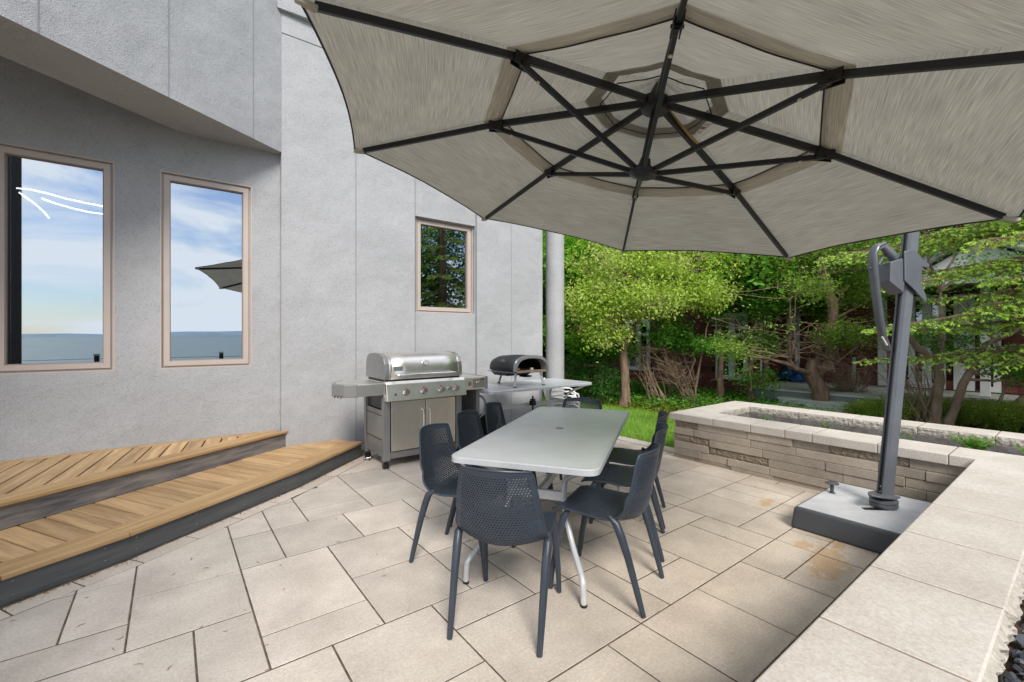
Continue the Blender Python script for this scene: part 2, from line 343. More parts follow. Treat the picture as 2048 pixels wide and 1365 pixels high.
for j in range(J0, J1):
    for i in range(I0, I1):
        if (i, j) in occ: continue
        for (w, h) in random.sample(sizes[:-1], len(sizes)-1)+[(1, 1)]:
            cells = [(a, b) for a in range(i, i+w) for b in range(j, j+h)]
            if i+w <= I1 and not any(c in occ for c in cells):
                for c in cells: occ[c] = 1
                rects.append((i, j, i+w, j+h)); break
mb = MB()
Eo = []
for k in range(len(E)):
    a = E[max(k-1, 0)]; b = E[min(k+1, len(E)-1)]; nn, _ = seg_normal(a, b); Eo.append((E[k][0]+nn.x*BW, E[k][1]+nn.y*BW))
for (i0, j0, i1, j1) in rects:
    poly = [(U(i0), Vv(j0)), (U(i1), Vv(j0)), (U(i1), Vv(j1)), (U(i0), Vv(j1))]
    cx = (poly[0][0]+poly[2][0])/2
    k = max(0, min(len(Eo)-2, sum(1 for e in Eo[1:-1] if cx > e[0])))
    nn, _ = seg_normal(Eo[k], Eo[k+1]); poly = clip(poly, Eo[k], nn)
    poly = clip(poly, (0, .86), (0, 1)) if j1 > 0 else []
    if len(poly) >= 3 and poly[0][1] < 5.75: paver_slab(mb, poly)
pat = mb.build('patio', PAV); tag(pat, kind='structure')
mb = MB()
for k in range(len(E)-1):                                       # border strip that follows the step
    a, b, ao, bo = E[k], E[k+1], Eo[k], Eo[k+1]; L = math.dist(a, b); m = max(1, round(L/.36))
    for q in range(m):
        t0, t1 = q/m, (q+1)/m; f = lambda p, r, t: (p[0]+(r[0]-p[0])*t, p[1]+(r[1]-p[1])*t)
        paver_slab(mb, [f(ao, bo, t0), f(ao, bo, t1), f(a, b, t1), f(a, b, t0)])
x = -4
while x < 4.7:                                                  # border strip along the seat wall
    w = random.choice([.26, .3, .36]); paver_slab(mb, [(x, .5), (min(x+w, 4.7), .5), (min(x+w, 4.7), .86), (x, .86)]); x += w
y = 2.7
while y < 5.8:                                                   # pale edging beside the lawn
    paver_slab(mb, [(4.87, y), (5.06, y), (5.06, y+.42), (4.87, y+.42)], top=.012); y += .42
tag(mb.build('patio_border', PAVB), kind='structure')
MB().grid(np.array([[(x, y, -.0022) for y in (-3, 0, 3, 5.62)] for x in (-5, 0, 4.9)])).build('joint_bed', SAND)['kind'] = 'structure'
# fallen catkins and bits on the paving (uncountable)
n_ = 330; mb = MB()
for k in range(n_):
    if k < 34: x, y = G(random.uniform(20, 820), random.uniform(960, 1340))[:2]
    else:
        t = random.random(); e = random.randrange(1, 4); x = E[e][0]+(E[e+1][0]-E[e][0])*t; y = E[e][1]+(E[e+1][1]-E[e][1])*t-.02-abs(random.gauss(0, .02)) if k < 160 else 0
        if k >= 160:
            r = random.choice(rects); x = U(r[0])+random.gauss(0, .006); y = random.uniform(Vv(r[1]), Vv(r[3]))
            if random.random() < .5: x = random.uniform(U(r[0]), U(r[2])); y = Vv(r[1])+random.gauss(0, .006)
    if y < .9 or x > 4.6 or y > 5.1: continue
    a = random.uniform(0, 6.28); L = random.uniform(.006, .02)*(1.0 if k < 34 else .6); c, s_ = math.cos(a), math.sin(a); bnd = random.uniform(-.6, .6)
    pts = [(x+c*L*t-s_*bnd*L*(t*t), y+s_*L*t+c*bnd*L*t*t, .004+.002*abs(t)) for t in (-1, -.3, .4, 1)]
    mb.tube(pts, [.0006, .0018, .0016, .0005], 4)
tag(mb.build('fallen_catkins', mat('catkin', (.36, .20, .07), .9, c2=(.20, .11, .04), vscale=9)), 'dry brown catkins and leaf bits scattered over the paving joints', 'leaf litter', kind='stuff')
# ------------------------------------------------------------------ timber steps (two levels)
WTR = wood_mat('cedar_trim', (.63, .42, .205), (.40, .24, .11), (.6, 9, 4), math.radians(34))
WBD = wood_mat('cedar_board', (.64, .43, .225), (.38, .235, .115), (.7, 9, 4), math.radians(-60)); WBU = wood_mat('cedar_board_upper', (.62, .42, .225), (.37, .235, .12), (.7, 9, 4), math.radians(81))
def offset_line(pts, d):
    out = []
    for k in range(len(pts)):
        a = pts[max(k-1, 0)]; b = pts[min(k+1, len(pts)-1)]; nn, _ = seg_normal(a, b); out.append((pts[k][0]-nn.x*d, pts[k][1]-nn.y*d))
    return out
UF = [(-4.0, 2.13), (1.08, 5.60)]                                 # foot of the upper step
def deck(name, label, line, z0, z1, back, trimw, bdir, bw, region, boards_from, fmat):
    root = empty(name, (0, 0, 0), 0, label, 'deck step', 'timber steps along the stucco wall')
    mb = MB(); ins = offset_line(line, .03); ins2 = offset_line(line, .05)
    for k in range(len(line)-1): mb.prism([ins[k], ins[k+1], ins2[k+1], ins2[k]], z0+.002, z1-.028)
    mb.build('fascia', fmat, root)
    inner = offset_line(line, trimw)
    for k in range(len(line)-1):
        a, b, c, d = line[k], line[k+1], inner[k+1], inner[k]; m = 1
        g = .002; dd = Vector((b[0]-a[0], b[1]-a[1])).normalized()*g
        MB().prism([(a[0]+dd.x, a[1]+dd.y), (b[0]-dd.x, b[1]-dd.y), (c[0]-dd.x, c[1]-dd.y), (d[0]+dd.x, d[1]+dd.y)], z1-.028, z1).build('edge_board', WTR, root, bevel=.005)
    # infill boards, clipped between trim and wall
    bd = Vector((math.cos(bdir), math.sin(bdir))); px = Vector((-bd.y, bd.x)); mb = MB(); o = Vector(boards_from)
    for k in range(-40, 60):
        c = o + px*(k*bw); w = bw/2-.004
        poly = [tuple(c+px*w-bd*6), tuple(c+px*w+bd*6), tuple(c-px*w+bd*6), tuple(c-px*w-bd*6)]
        for (p, nn) in region(inner): poly = clip(poly, p, nn)
        if len(poly) >= 3:
            paver_slab(mb, poly, top=z1-.001, g=.0, th=.024, ch=.003)
    mb.build('tread_boards', WBD, root)
    return root
def lower_regions(seg):
    def f(inner):
        a, b = inner[seg], inner[seg+1]; nn, d = seg_normal(a, b); un, _ = seg_normal(*UF)
        R_ = [((a[0]-nn.x*.003, a[1]-nn.y*.003), (-nn.x, -nn.y)), ((UF[0][0]+un.x*.012, UF[0][1]+un.y*.012), (un.x, un.y))]
        R_ += [((a[0], a[1]), (d.x, d.y)), ((b[0], b[1]), (-d.x, -d.y)), ((0, 5.59), (0, -1))]
        return R_
    return f
LD = E[:-1]
root = empty('lower_deck_step', (0, 0, 0), 0, 'lower long timber step with grey fascia, nearest the paving', 'deck step', 'timber steps along the stucco wall')
mb = MB(); i1, i2 = offset_line(LD, .025), offset_line(LD, .05)
for k in range(len(LD)-1): mb.prism([i1[k], i1[k+1], i2[k+1], i2[k]], .001, .142)
mb.build('fascia', FASC, root)
mb = MB()
for k in range(1, len(LD)-1):
    L = math.dist(i1[k], i1[k+1]); nn, d = seg_normal(i1[k], i1[k+1])
    for q in range(int(L/.4)+1):
        for zz in (.04, .115):
            p = (i1[k][0]+d.x*(.05+q*.4), i1[k][1]+d.y*(.05+q*.4)); MB().tube([(p[0]+nn.x*-.002, p[1]-nn.y*.002, zz), (p[0]+nn.x*.0015, p[1]+nn.y*.0015, zz)], .0035, 8).build('screw', STEELD, root)
inner = offset_line(LD, .205)
for k in range(len(LD)-1):
    a, b, c, d = LD[k], LD[k+1], inner[k+1], inner[k]; dd = Vector((b[0]-a[0], b[1]-a[1])).normalized()*.002
    poly = [(a[0]+dd.x, a[1]+dd.y), (b[0]-dd.x, b[1]-dd.y), (c[0]-dd.x, c[1]-dd.y), (d[0]+dd.x, d[1]+dd.y)]
    if k == len(LD)-2: poly = clip(poly, (0, 5.595), (0, -1))
    MB().prism(poly, .142, .17).build('edge_board', WTR, root, bevel=.005)
mb = MB(); un, ud = seg_normal(*UF)
for seg in range(len(LD)-1):
    a, b = inner[seg], inner[seg+1]; nn, d = seg_normal(a, b); bd = Vector((math.cos(math.radians(-60)), math.sin(math.radians(-60)))); px = Vector((-bd.y, bd.x)); L = math.dist(a, b)
    for k in range(-4, int(L/.137)+6):
        c = Vector(a)+d*(k*.137/abs(d.dot(px))); w = .0685-.0055
        poly = [tuple(c+px*w-bd*3), tuple(c+px*w+bd*3), tuple(c-px*w+bd*3), tuple(c-px*w-bd*3)]
        poly = clip(poly, (a[0]-nn.x*.004, a[1]-nn.y*.004), (-nn.x, -nn.y)); poly = clip(poly, (UF[0][0]+un.x*-.02, UF[0][1]+un.y*-.02), (un.x, un.y))
        poly = clip(poly, a, (px.x, px.y)); poly = clip(poly, b, (-px.x, -px.y)); poly = clip(poly, (0, 5.595), (0, -1))
        if len(poly) >= 3: paver_slab(mb, poly, top=.169, g=0, th=.024, ch=.003)
mb.build('tread_boards', WBD, root)
MB().prism([inner[0], inner[1], inner[2], inner[3], (inner[4][0]-.1, 5.58), (1.0, 5.58), (-4, 2.1)], .05, .09).build('gap_shade_sheet', BLKM, root)  # black sheet below the treads, paints the shade in the board gaps
root = empty('upper_deck_step', (0, 0, 0), 0, 'upper timber step with weathered fascia against the wall below the windows', 'deck step', 'timber steps along the stucco wall')
def along(line, d): return offset_line(line, d)
i1, i2, inn = along(UF, .02), along(UF, .045), along(UF, .20)
MB().prism([i1[0], i1[1], i2[1], i2[0]], .171, .322).build('fascia', FASW, root)
MB().prism(clip([UF[0], (UF[1][0]+.015, UF[1][1]+.01), inn[1], inn[0]], (0, 5.596), (0, -1)), .322, .35).build('edge_board', WTR, root, bevel=.005)
mb = MB(); bd = Vector((math.cos(math.radians(81)), math.sin(math.radians(81)))); px = Vector((-bd.y, bd.x)); nn, d = seg_normal(*inn)
for k in range(-6, 36):
    c = Vector(inn[1])-d*(k*.142/abs(d.dot(px))); w = .071-.0065
    poly = [tuple(c+px*w-bd*4), tuple(c+px*w+bd*5), tuple(c-px*w+bd*5), tuple(c-px*w-bd*4)]
    poly = clip(poly, (inn[0][0]-nn.x*.004, inn[0][1]-nn.y*.004), (-nn.x, -nn.y)); poly = clip(poly, (0, 5.62), (0, -1)); poly = clip(poly, (1.005, 0), (-1, 0)); poly = clip(poly, (-4, 0), (1, 0))
    if len(poly) >= 3: paver_slab(mb, poly, top=.349, g=0, th=.024, ch=.003)
mb.build('tread_boards', WBU, root)
MB().box((-4, 5.624, .325), (.95, 5.688, .353)).build('wall_board', WTR, root, bevel=.004)
MB().prism([i2[0], i2[1], (.98, 5.66), (-4, 5.66)], .24, .28).build('gap_shade_sheet', BLKM, root)  # black sheet again, shade for the upper board gaps
# ------------------------------------------------------------------ the stucco house
H = empty('stucco_house', (0, 5.7, 0), 0, 'pale grey textured stucco house with angled overhang and taupe windows', 'house')
def hpart(mb, name, m, **k):
    o = mb.build(name, m, None, **k); o.parent = H; o.matrix_parent_inverse = Matrix.Translation((0, -5.7, 0)); return o
def wall_with_holes(mb, y0, y1, x0, x1, z0, z1, holes):
    xs = sorted({x0, x1, *[h[0] for h in holes], *[h[1] for h in holes]}); zs = sorted({z0, z1, *[h[2] for h in holes], *[h[3] for h in holes]})
    vs = []; ix = {}
    def vid(i, j, k):
        if (i, j, k) not in ix: ix[(i, j, k)] = len(vs); vs.append((xs[i], (y0, y1)[k], zs[j]))
        return ix[(i, j, k)]
    solid = {}
    for i in range(len(xs)-1):
        for j in range(len(zs)-1):
            cx, cz = (xs[i]+xs[i+1])/2, (zs[j]+zs[j+1])/2
            solid[i, j] = not any(h[0] < cx < h[1] and h[2] < cz < h[3] for h in holes)
    fs = []
    for (i, j), s_ in solid.items():
        if not s_: continue
        fs.append((vid(i, j, 0), vid(i+1, j, 0), vid(i+1, j+1, 0), vid(i, j+1, 0))); fs.append((vid(i+1, j, 1), vid(i, j, 1), vid(i, j+1, 1), vid(i+1, j+1, 1)))
        if not solid.get((i-1, j), False): fs.append((vid(i, j, 1), vid(i, j, 0), vid(i, j+1, 0), vid(i, j+1, 1)))
        if not solid.get((i+1, j), False): fs.append((vid(i+1, j, 0), vid(i+1, j, 1), vid(i+1, j+1, 1), vid(i+1, j+1, 0)))
        if not solid.get((i, j-1), False): fs.append((vid(i, j, 1), vid(i+1, j, 1), vid(i+1, j, 0), vid(i, j, 0)))
        if not solid.get((i, j+1), False): fs.append((vid(i, j+1, 0), vid(i+1, j+1, 0), vid(i+1, j+1, 1), vid(i, j+1, 1)))
    mb.add(vs, fs)
W1 = (-1.21, -.42, 1.09, 3.08); W2 = (-.08, .72, 1.09, 3.08); W3 = (2.68, 3.60, 1.75, 3.06)
mb = MB(); wall_with_holes(mb, 5.69, 5.90, -5, 1.0, -.05, 6.5, [W1, W2]); hpart(mb, 'window_wall', STUC)
mb = MB()
mb.box((1.0, 5.60, -.05), (2.63, 6.0, 4.85)); mb.box((1.0, 5.592, 4.85), (2.63, 6.0, 7.5))
wall_with_holes(mb, 5.635, 6.0, 2.63, 3.62, -.05, 7.5, [(2.6301, 3.6199, 1.75, 3.06)]) if False else None
mb.box((3.62, 5.60, -.05), (4.92, 12, 7.5)); hpart(mb, 'side_wall', STUC, bevel=.006)
mb = MB(); wall_with_holes(mb, 5.632, 6.0, 2.629, 3.621, -.05, 7.5, [(2.635, 3.612, 1.75, 3.06)]); hpart(mb, 'window_bay', STUC)
mb = MB(); mb.box((1.83, 5.5965, -.04), (1.842, 5.601, 4.84)); mb.box((4.262, 5.5965, -.04), (4.27, 5.601, 7.4)); mb.box((2.626, 5.5975, -.04), (2.634, 5.633, 7.4)); mb.box((3.617, 5.5975, -.04), (3.624, 5.633, 7.4)); hpart(mb, 'control_joint', JOINT)
mb = MB(); mb.prism([(.95, 5.585), (2.3, 5.585), (2.3, 5.599), (.95, 5.599)], 5.08, 5.16); mb.prism([(.95, 5.55), (2.3, 5.48), (2.3, 5.585), (.95, 5.585)], 5.09, 5.17); hpart(mb, 'ledge', STUC)
# angled upper storey: thick parapet-like wall that leaves the facade
DX = Vector((.824, .566)); C0 = Vector((1.0, 5.60)); NP = Vector((-.566, .824))
A0 = C0; B0 = C0-DX*6.2; wd = .60
mb = MB(); mb.prism([tuple(A0), tuple(B0), tuple(B0+NP*wd), (.10, 5.688), (.999, 5.688)], 3.5, 8.0); ov = hpart(mb, 'overhang', STUC)
mb = MB()
for s_ in (2.09, 1.229, .372): 
    p = C0-DX*s_; q = p-NP*.0025; mb.bar((q.x, q.y, 3.5), (q.x, q.y, 8), .006, .004, up=(NP.x, NP.y, 0))
hpart(mb, 'overhang_joint', JOINT)
mb = MB(); mb.prism([tuple(B0+NP*wd), (.10, 5.688), (-5, 5.688)], 4.35, 4.5); hpart(mb, 'porch_ceiling', STUC)
mb = MB(); mb.box((-5, 12, -.05), (4.9, 12.2, 7.5)); mb.box((-5.2, 5.7, -.05), (-5, 12.2, 7.5)); mb.box((-5.3, 5.85, 7.5), (5.0, 12.3, 7.7)); hpart(mb, 'rear_wall', STUC)
# windows
def glass_mat(name, refl, tint=(.35, .45, .42)):
    m = bpy.data.materials.new(name); m.use_nodes = True; t = m.node_tree; n = t.nodes; l = t.links; n.remove(n['Principled BSDF'])
    g = n.new('ShaderNodeBsdfGlossy'); g.inputs['Roughness'].default_value = .004; g.inputs[0].default_value = (.64, .69, .74, 1)
    tr = n.new('ShaderNodeBsdfTransparent'); tr.inputs[0].default_value = (*tint, 1)
    lw = n.new('ShaderNodeLayerWeight'); lw.inputs[0].default_value = .35
    mr = n.new('ShaderNodeMapRange'); mr.inputs[3].default_value = refl; mr.inputs[4].default_value = 1; l.new(lw.outputs['Fresnel'], mr.inputs[0])
    ms = n.new('ShaderNodeMixShader'); l.new(mr.outputs[0], ms.inputs[0]); l.new(tr.outputs[0], ms.inputs[1]); l.new(g.outputs[0], ms.inputs[2]); l.new(ms.outputs[0], n['Material Output'].inputs[0])
    return m
GL = glass_mat('coated_glass', .60, (.6, .66, .66)); GLD = glass_mat('dark_glass', .45, (.25, .3, .28))
def window(nm, label, x0, x1, z0, z1, y, fw=.078, parent=H, gl=None):
    w = empty(nm, (0, -5.7, 0)); w.parent = parent; w['label'] = label
    mb = MB()
    for d0, d1, ya, yb in ((0, .012, y-.055, y+.05), (.012, .03, y-.022, y+.05), (.03, fw, y-.04, y+.05)):
        for (a, b, c, d) in ((x0+d0, x1-d0, z0+d0, z0+d1), (x0+d0, x1-d0, z1-d1, z1-d0), (x0+d0, x0+d1, z0+d1, z1-d1), (x1-d1, x1-d0, z0+d1, z1-d1)):
            mb.box((a, ya, c), (b, yb, d), 0)
    fr = mb.build('frame', FRM, w)
    mb = MB()
    for (a, b, c, d) in ((x0+fw, x1-fw, z0+fw, z0+fw+.008), (x0+fw, x1-fw, z1-fw-.008, z1-fw), (x0+fw, x0+fw+.008, z0+fw+.008, z1-fw-.008), (x1-fw-.008, x1-fw, z0+fw+.008, z1-fw-.008)):
        mb.box((a, y-.028, c), (b, y+.02, d))
    mb.build('gasket', FRM2, w)
    MB().box((x0+fw+.004, y, z0+fw+.004), (x1-fw-.004, y+.008, z1-fw-.004)).build('pane', gl or GL, w)
    return w
window('window', 'tall taupe window at the far left with glowing lamp loops behind it', *W1, 5.745)
window('window', 'tall taupe window beside the wall step, parasol mirrored in it', *W2, 5.745)
window('window', 'smaller square window above the grill, dark tree mirrored in it', *W3, 5.735, gl=GLD)
# room behind the windows
RM = mat('room_wall', (.22, .22, .23), .9, var=.1, vscale=2); 
mb = MB(); mb.box((-4.9, 9.5, .3), (1.9, 9.6, 4.3)); mb.box((-4.9, 5.95, .25), (4.8, 9.6, .33)); mb.box((-4.9, 5.95, 4.2), (4.8, 9.6, 4.3)); mb.box((1.8, 5.95, .3), (1.9, 9.6, 4.2)); mb.box((-4.9, 5.95, .3), (-4.85, 9.6, 4.2)); hpart(mb, 'room', RM)
cm = mat('blue_curtain', (.10, .14, .50), .8, var=.3, vscale=6)
mb = MB(); Pn = np.array([[(-1.16+.05*t+ (0), 5.97+.02*math.sin(t*18), z) for t in np.linspace(0, 1, 24)] for z in (.34, 4.15)]); 
tag(MB().grid(Pn).build('curtain', cm, smooth=True, solid=.004), 'dark blue curtain hanging inside the far left window', 'curtain')
led = bpy.data.materials.new('lamp_glow'); led.use_nodes = True; le = led.node_tree.nodes['Principled BSDF']; le.inputs['Emission Color'].default_value = (1, .93, .85, 1); le.inputs['Emission Strength'].default_value = 14
lr = empty('pendant_lamp', (-1.0, 7.2, 2.9), 0, 'curved glowing strip lamp seen through the far left window', 'lamp')
def lampcurve(pix, yy): 
    mb = MB(); pts = [Vector(WY(x, y, yy))-Vector((-1.0, 7.2, 2.9)) for x, y in pix]; mb.tube(pts, .008, 8); mb.build('glowing_strip', led, lr, smooth=True)
lampcurve([(18, 384), (22, 379), (35, 377), (60, 379), (95, 387), (130, 397), (170, 406), (207, 413)], 7.2)
lampcurve([(38, 385), (50, 394), (70, 408), (88, 424), (98, 437)], 6.9)
lampcurve([(83, 397), (110, 407), (145, 417), (175, 424), (210, 429)], 7.4)
am = mat('red_upholstery', (.22, .035, .015), .8, var=.2, vscale=8)
a_ = empty('armchair', (-1.25, 7.0, .33), 0, 'rust red armchair inside the far left window', 'armchair')
mb = MB(); mb.box((-.38, -.35, .1), (.38, .35, .42)); mb.build('seat', am, a_, bevel=.06)
mb = MB(); mb.box((-.38, .25, .42), (.38, .42, .95)); mb.build('backrest', am, a_, bevel=.06)
for sx in (-1, 1): MB().box((sx*.38-.07, -.35, .1), (sx*.38+.07, .35, .62)).build('armrest', am, a_, bevel=.05)
# round stucco column
cpos = AT(1110, 760, 8.15)
c_ = MB().lathe([(.167, -.05), (.167, 6.2)], 40, (cpos[0], cpos[1], 0)).build('stucco_column', STUC, smooth=True)
tag(c_, 'tall round grey stucco column beyond the corner of the house', 'column')
# ------------------------------------------------------------------ planter and seat wall
def cap_stones(root, pieces, z0=.44, z1=.52):
    for p in pieces: MB().box((p[0], p[2], z0), (p[1], p[3], z1)).build('cap_stone', CAPM, root, bevel=.006)
def rough_strip(mb, p, q, z0, z1, nrm, amp=.012, mi=0):
    """broken stone face from p to q (2d), bulging along nrm"""
    L = math.dist(p, q); nx = max(4, int(L/.02)); nz_ = 5; A = np.zeros((nx+1, nz_, 3)); d = ((q[0]-p[0])/L, (q[1]-p[1])/L)
    for i in range(nx+1):
        for k in range(nz_):
            e = amp*(.35+random.random()) if 0 < k < nz_-1 and 0 < i < nx else 0.0
            A[i, k] = (p[0]+d[0]*L*i/nx+nrm[0]*(e), p[1]+d[1]*L*i/nx+nrm[1]*e, z0+(z1-z0)*k/(nz_-1))
    mb.grid(A, mi)
def courses(root, p, q, nrm, z0=-.04, n=6, h=.08, depth=.22, start=0, rough_every=.15):
    L = math.dist(p, q); d = ((q[0]-p[0])/L, (q[1]-p[1])/L); mb = MB(); mr = MB(); lay = MB()
    for c in range(n):
        x = -random.uniform(0, .3); za, zb = z0+c*h+.0015, z0+(c+1)*h-.0015
        while x < L:
            w = random.choice([.3, .42, .42, .55, .62]); a, b = max(x, 0)+.0015, min(x+w, L)-.0015; x += w
            if b-a < .03: continue
            e = random.choice([0, .004, .010, .016]); rough = random.random() < rough_every
            if rough: e = -.004
            A = (p[0]+d[0]*a+nrm[0]*e, p[1]+d[1]*a+nrm[1]*e); B = (p[0]+d[0]*b+nrm[0]*e, p[1]+d[1]*b+nrm[1]*e)
            mb.prism([A, B, (B[0]-nrm[0]*depth, B[1]-nrm[1]*depth), (A[0]-nrm[0]*depth, A[1]-nrm[1]*depth)], za, zb, 1 if rough else 0)
            if rough: rough_strip(mb, A, B, za, zb, nrm, .010, 1)
    mb.build('stone_blocks', [BLK, ROUGH], root, bevel=.004)
CJ = mat('cap_joint', (.30, .22, .16), 1, c2=(.15, .11, .08), vscale=20)
random.seed(12)
pl = empty('planter', (5.5, 1.5, 0), 0, 'raised stone planter box with smooth cap beyond the table', 'planter')
def offp(root, loc):
    for ch in root.children: ch.location = (-loc[0], -loc[1], -loc[2])
courses(pl, (4.735, -1.2), (4.735, 3.03), (-1, 0)); courses(pl, (4.735, 3.03), (6.24, 3.03), (0, 1), rough_every=.1)
courses(pl, (6.24, 3.0), (6.24, -6), (1, 0), rough_every=.1)
INN = mat('inner_block', (.20, .19, .175), .95, c2=(.11, .10, .09), vscale=12, bump=.5, bscale=40, bdist=.01)
mb = MB(); mb.box((5.90, -6, .0), (6.05, 2.72, .439)); mb.box((4.95, 2.72, .0), (6.05, 2.86, .439)); mb.box((4.95, .2, .0), (5.09, 2.72, .439)); mb.box((5.9, -6, .439), (5.93, -5.9, .44)); mb.build('inner_blocks', INN, pl)
g = .0026
fy = [3.08, 2.55, 2.15, 1.83, 1.60, 1.12, .69, .545]
cap_stones(pl, [(4.70, 5.10, fy[k+1]+g, fy[k]-g) for k in range(6)])
cap_stones(pl, [(5.103, 5.62, 2.72, 3.08), (5.623, 6.27, 2.72, 3.08)])
by = [2.717, 2.16, 1.63, 1.09, .56, .02, -.5, -1.0, -1.6, -2.2, -2.8, -3.4, -4]
cap_stones(pl, [(5.925, 6.27, by[k+1]+g, by[k]-g) for k in range(12)])
mr = MB()
for k in range(12): rough_strip(mr, (5.924, by[k]-.003), (5.924, by[k+1]+.003), .441, .516, (-1, 0), .006)
rough_strip(mr, (5.12, 2.719), (5.9, 2.719), .441, .516, (0, -1), .006)
mr.build('split_cap_edge', ROUGHC, pl)
fj = MB()
for y_ in fy[1:-1]: fj.box((4.706, y_-.004, .445), (5.096, y_+.004, .5175))
for y_ in by[1:-1]: fj.box((5.93, y_-.004, .445), (6.265, y_+.004, .5175))
fj.build('cap_joints', CJ, pl)
offp(pl, (5.5, 1.5, 0))
sw = empty('seat_wall', (2, .35, 0), 0, 'low stone seat wall with wide pale cap in the right foreground', 'stone wall')
courses(sw, (-3.5, .57), (4.70, .57), (0, 1)); courses(sw, (-3.5, .19), (5.08, .19), (0, -1), rough_every=.5)
cx = [-3.2, -2.6, -2.0, -1.45, -.9, -.35, .18, .68, 1.15, 1.66, 2.19, 2.71, 3.27, 3.72, 4.21, 4.70]
cap_stones(sw, [(cx[k]+g, cx[k+1]-g, .185, .545) for k in range(15)])
cap_stones(sw, [(4.702, 5.10, .165, .687)])
mr = MB()
for k in range(15):
    rough_strip(mr, (cx[k+1]-.003, .186), (cx[k]+.003, .186), .441, .512, (0, -1), .022)
mr.build('split_cap_edge', ROUGHC, sw)
fj = MB()
for x_ in cx[1:]: fj.box((x_-.004, .19, .445), (x_+.004, .541, .5178))
fj.build('cap_joints', CJ, sw)
offp(sw, (2, .35, 0))
# planting beds: soil, slate chips
SLS = mat('bed_mulch', (.10, .06, .035), 1, c2=(.03, .02, .014), vscale=22, bump=1, bscale=50, bdist=.02)
mb = MB(); mb.grid(np.array([[(x, y, .36) for y in (-6, 0, 2.72)] for x in (5.09, 5.91)])); mb.grid(np.array([[(x, y, .37) for y in (-1.3, .2)] for x in (-3.5, 5.1)])); tag(mb.build('bed_soil', SLS), kind='structure')
SLT = mat('slate_chip', (.105, .12, .145), .6, c2=(.045, .05, .062), vscale=9, island=.5)
mb = MB()
def chip(x, y, z, s):
    n = random.randint(4, 6); a0 = random.uniform(0, 6); R = Matrix.Rotation(random.gauss(0, .3), 3, 'X') @ Matrix.Rotation(random.gauss(0, .3), 3, 'Y')
    ring = [Vector((math.cos(a0+k*2*pi/n)*s*random.uniform(.6, 1.1), math.sin(a0+k*2*pi/n)*s*random.uniform(.45, .8), 0)) for k in range(n)]; h = s*.16
    vs = [R @ (p+Vector((0, 0, -h)))+Vector((x, y, z)) for p in ring]+[R @ (p*.9+Vector((0, 0, h)))+Vector((x, y, z)) for p in ring]
    mb.add(vs, [tuple(range(n-1, -1, -1)), tuple(range(n, 2*n))]+[(i, (i+1) % n, n+(i+1) % n, n+i) for i in range(n)])
for k in range(2600):
    if k < 1300: chip(random.uniform(1.0, 3.4), random.uniform(-.25, .16), .385+random.uniform(0, .02), random.uniform(.012, .035))
    else: chip(random.uniform(5.1, 5.9), random.uniform(-1, 2.7), .372+random.uniform(0, .02), random.uniform(.01, .028))
tag(mb.build('slate_chips', SLT), 'blue grey slate chips covering the planting beds', 'slate chips', kind='stuff')
# ------------------------------------------------------------------ plants helpers
def sprig(x, y, z, name, label, n, h, spread, L, m, droop=.3, group=None, parts=True):
    r = empty(name, (x, y, z), 0, label, 'plant', group)
    st = MB(); cs = []; ds = []
    for k in range(n):
        a = random.uniform(0, 6.28); sp = spread*random.random()**.6; tip = Vector((math.cos(a)*sp, math.sin(a)*sp, h*random.uniform(.6, 1)))
        st.tube([(0, 0, 0), tuple(tip*.55+Vector((0, 0, .1*h))), tuple(tip)], [.002, .0015, .0008], 4)
        for q in range(16):
            t = random.uniform(.25, 1.05); p = tip*t; b = random.uniform(0, 6.28); cs.append(p); ds.append(Vector((math.cos(b), math.sin(b), random.uniform(.2, 1.3))))
    st.build('stem', m, r)
    C = np.array(cs); D = np.array(ds); n_ = len(C); V, F = leaf_arrays(C+unit(D)*L*.4, L*rng.uniform(.7, 1.2, n_), L*.22*rng.uniform(.8, 1.2, n_), D, np.tile([0, 0, 1.], (n_, 1))+rng.normal(0, .3, (n_, 3)))
    fastmesh('leaves', V, F, m, r); return r
LAV = leafmat('silver_green_leaf', [(.10, .18, .06), (.18, .27, .12), (.30, .36, .22)], .3)
LAVB = leafmat('fresh_green_leaf', [(.08, .20, .02), (.16, .34, .04), (.30, .45, .10)], .4)
sprig(5.72, .66, .37, 'planter_shrub', 'bushy fresh green plant at the right end of the planter bed', 60, .15, .17, .035, LAVB)
sprig(5.62, .28, .37, 'planter_shrub', 'green plant cut by the right picture edge in the planter bed', 40, .14, .14, .035, LAVB)
sprig(5.72, 1.81, .37, 'lavender', 'small lavender sprig in the planter left of the parasol pole', 22, .12, .10, .022, LAV, group='lavender sprigs in the planter')
sprig(5.68, 1.62, .37, 'lavender', 'tiny lavender sprig just left of the parasol pole', 6, .1, .05, .02, LAV, group='lavender sprigs in the planter')
sprig(5.66, 2.42, .37, 'lavender', 'low silvery lavender sprig nearest the far end of the planter', 22, .11, .10, .022, LAV, group='lavender sprigs in the planter')
sprig(5.74, 1.12, .37, 'lavender', 'sparse lavender sprig right of the parasol pole', 12, .12, .13, .02, LAV, group='lavender sprigs in the planter')
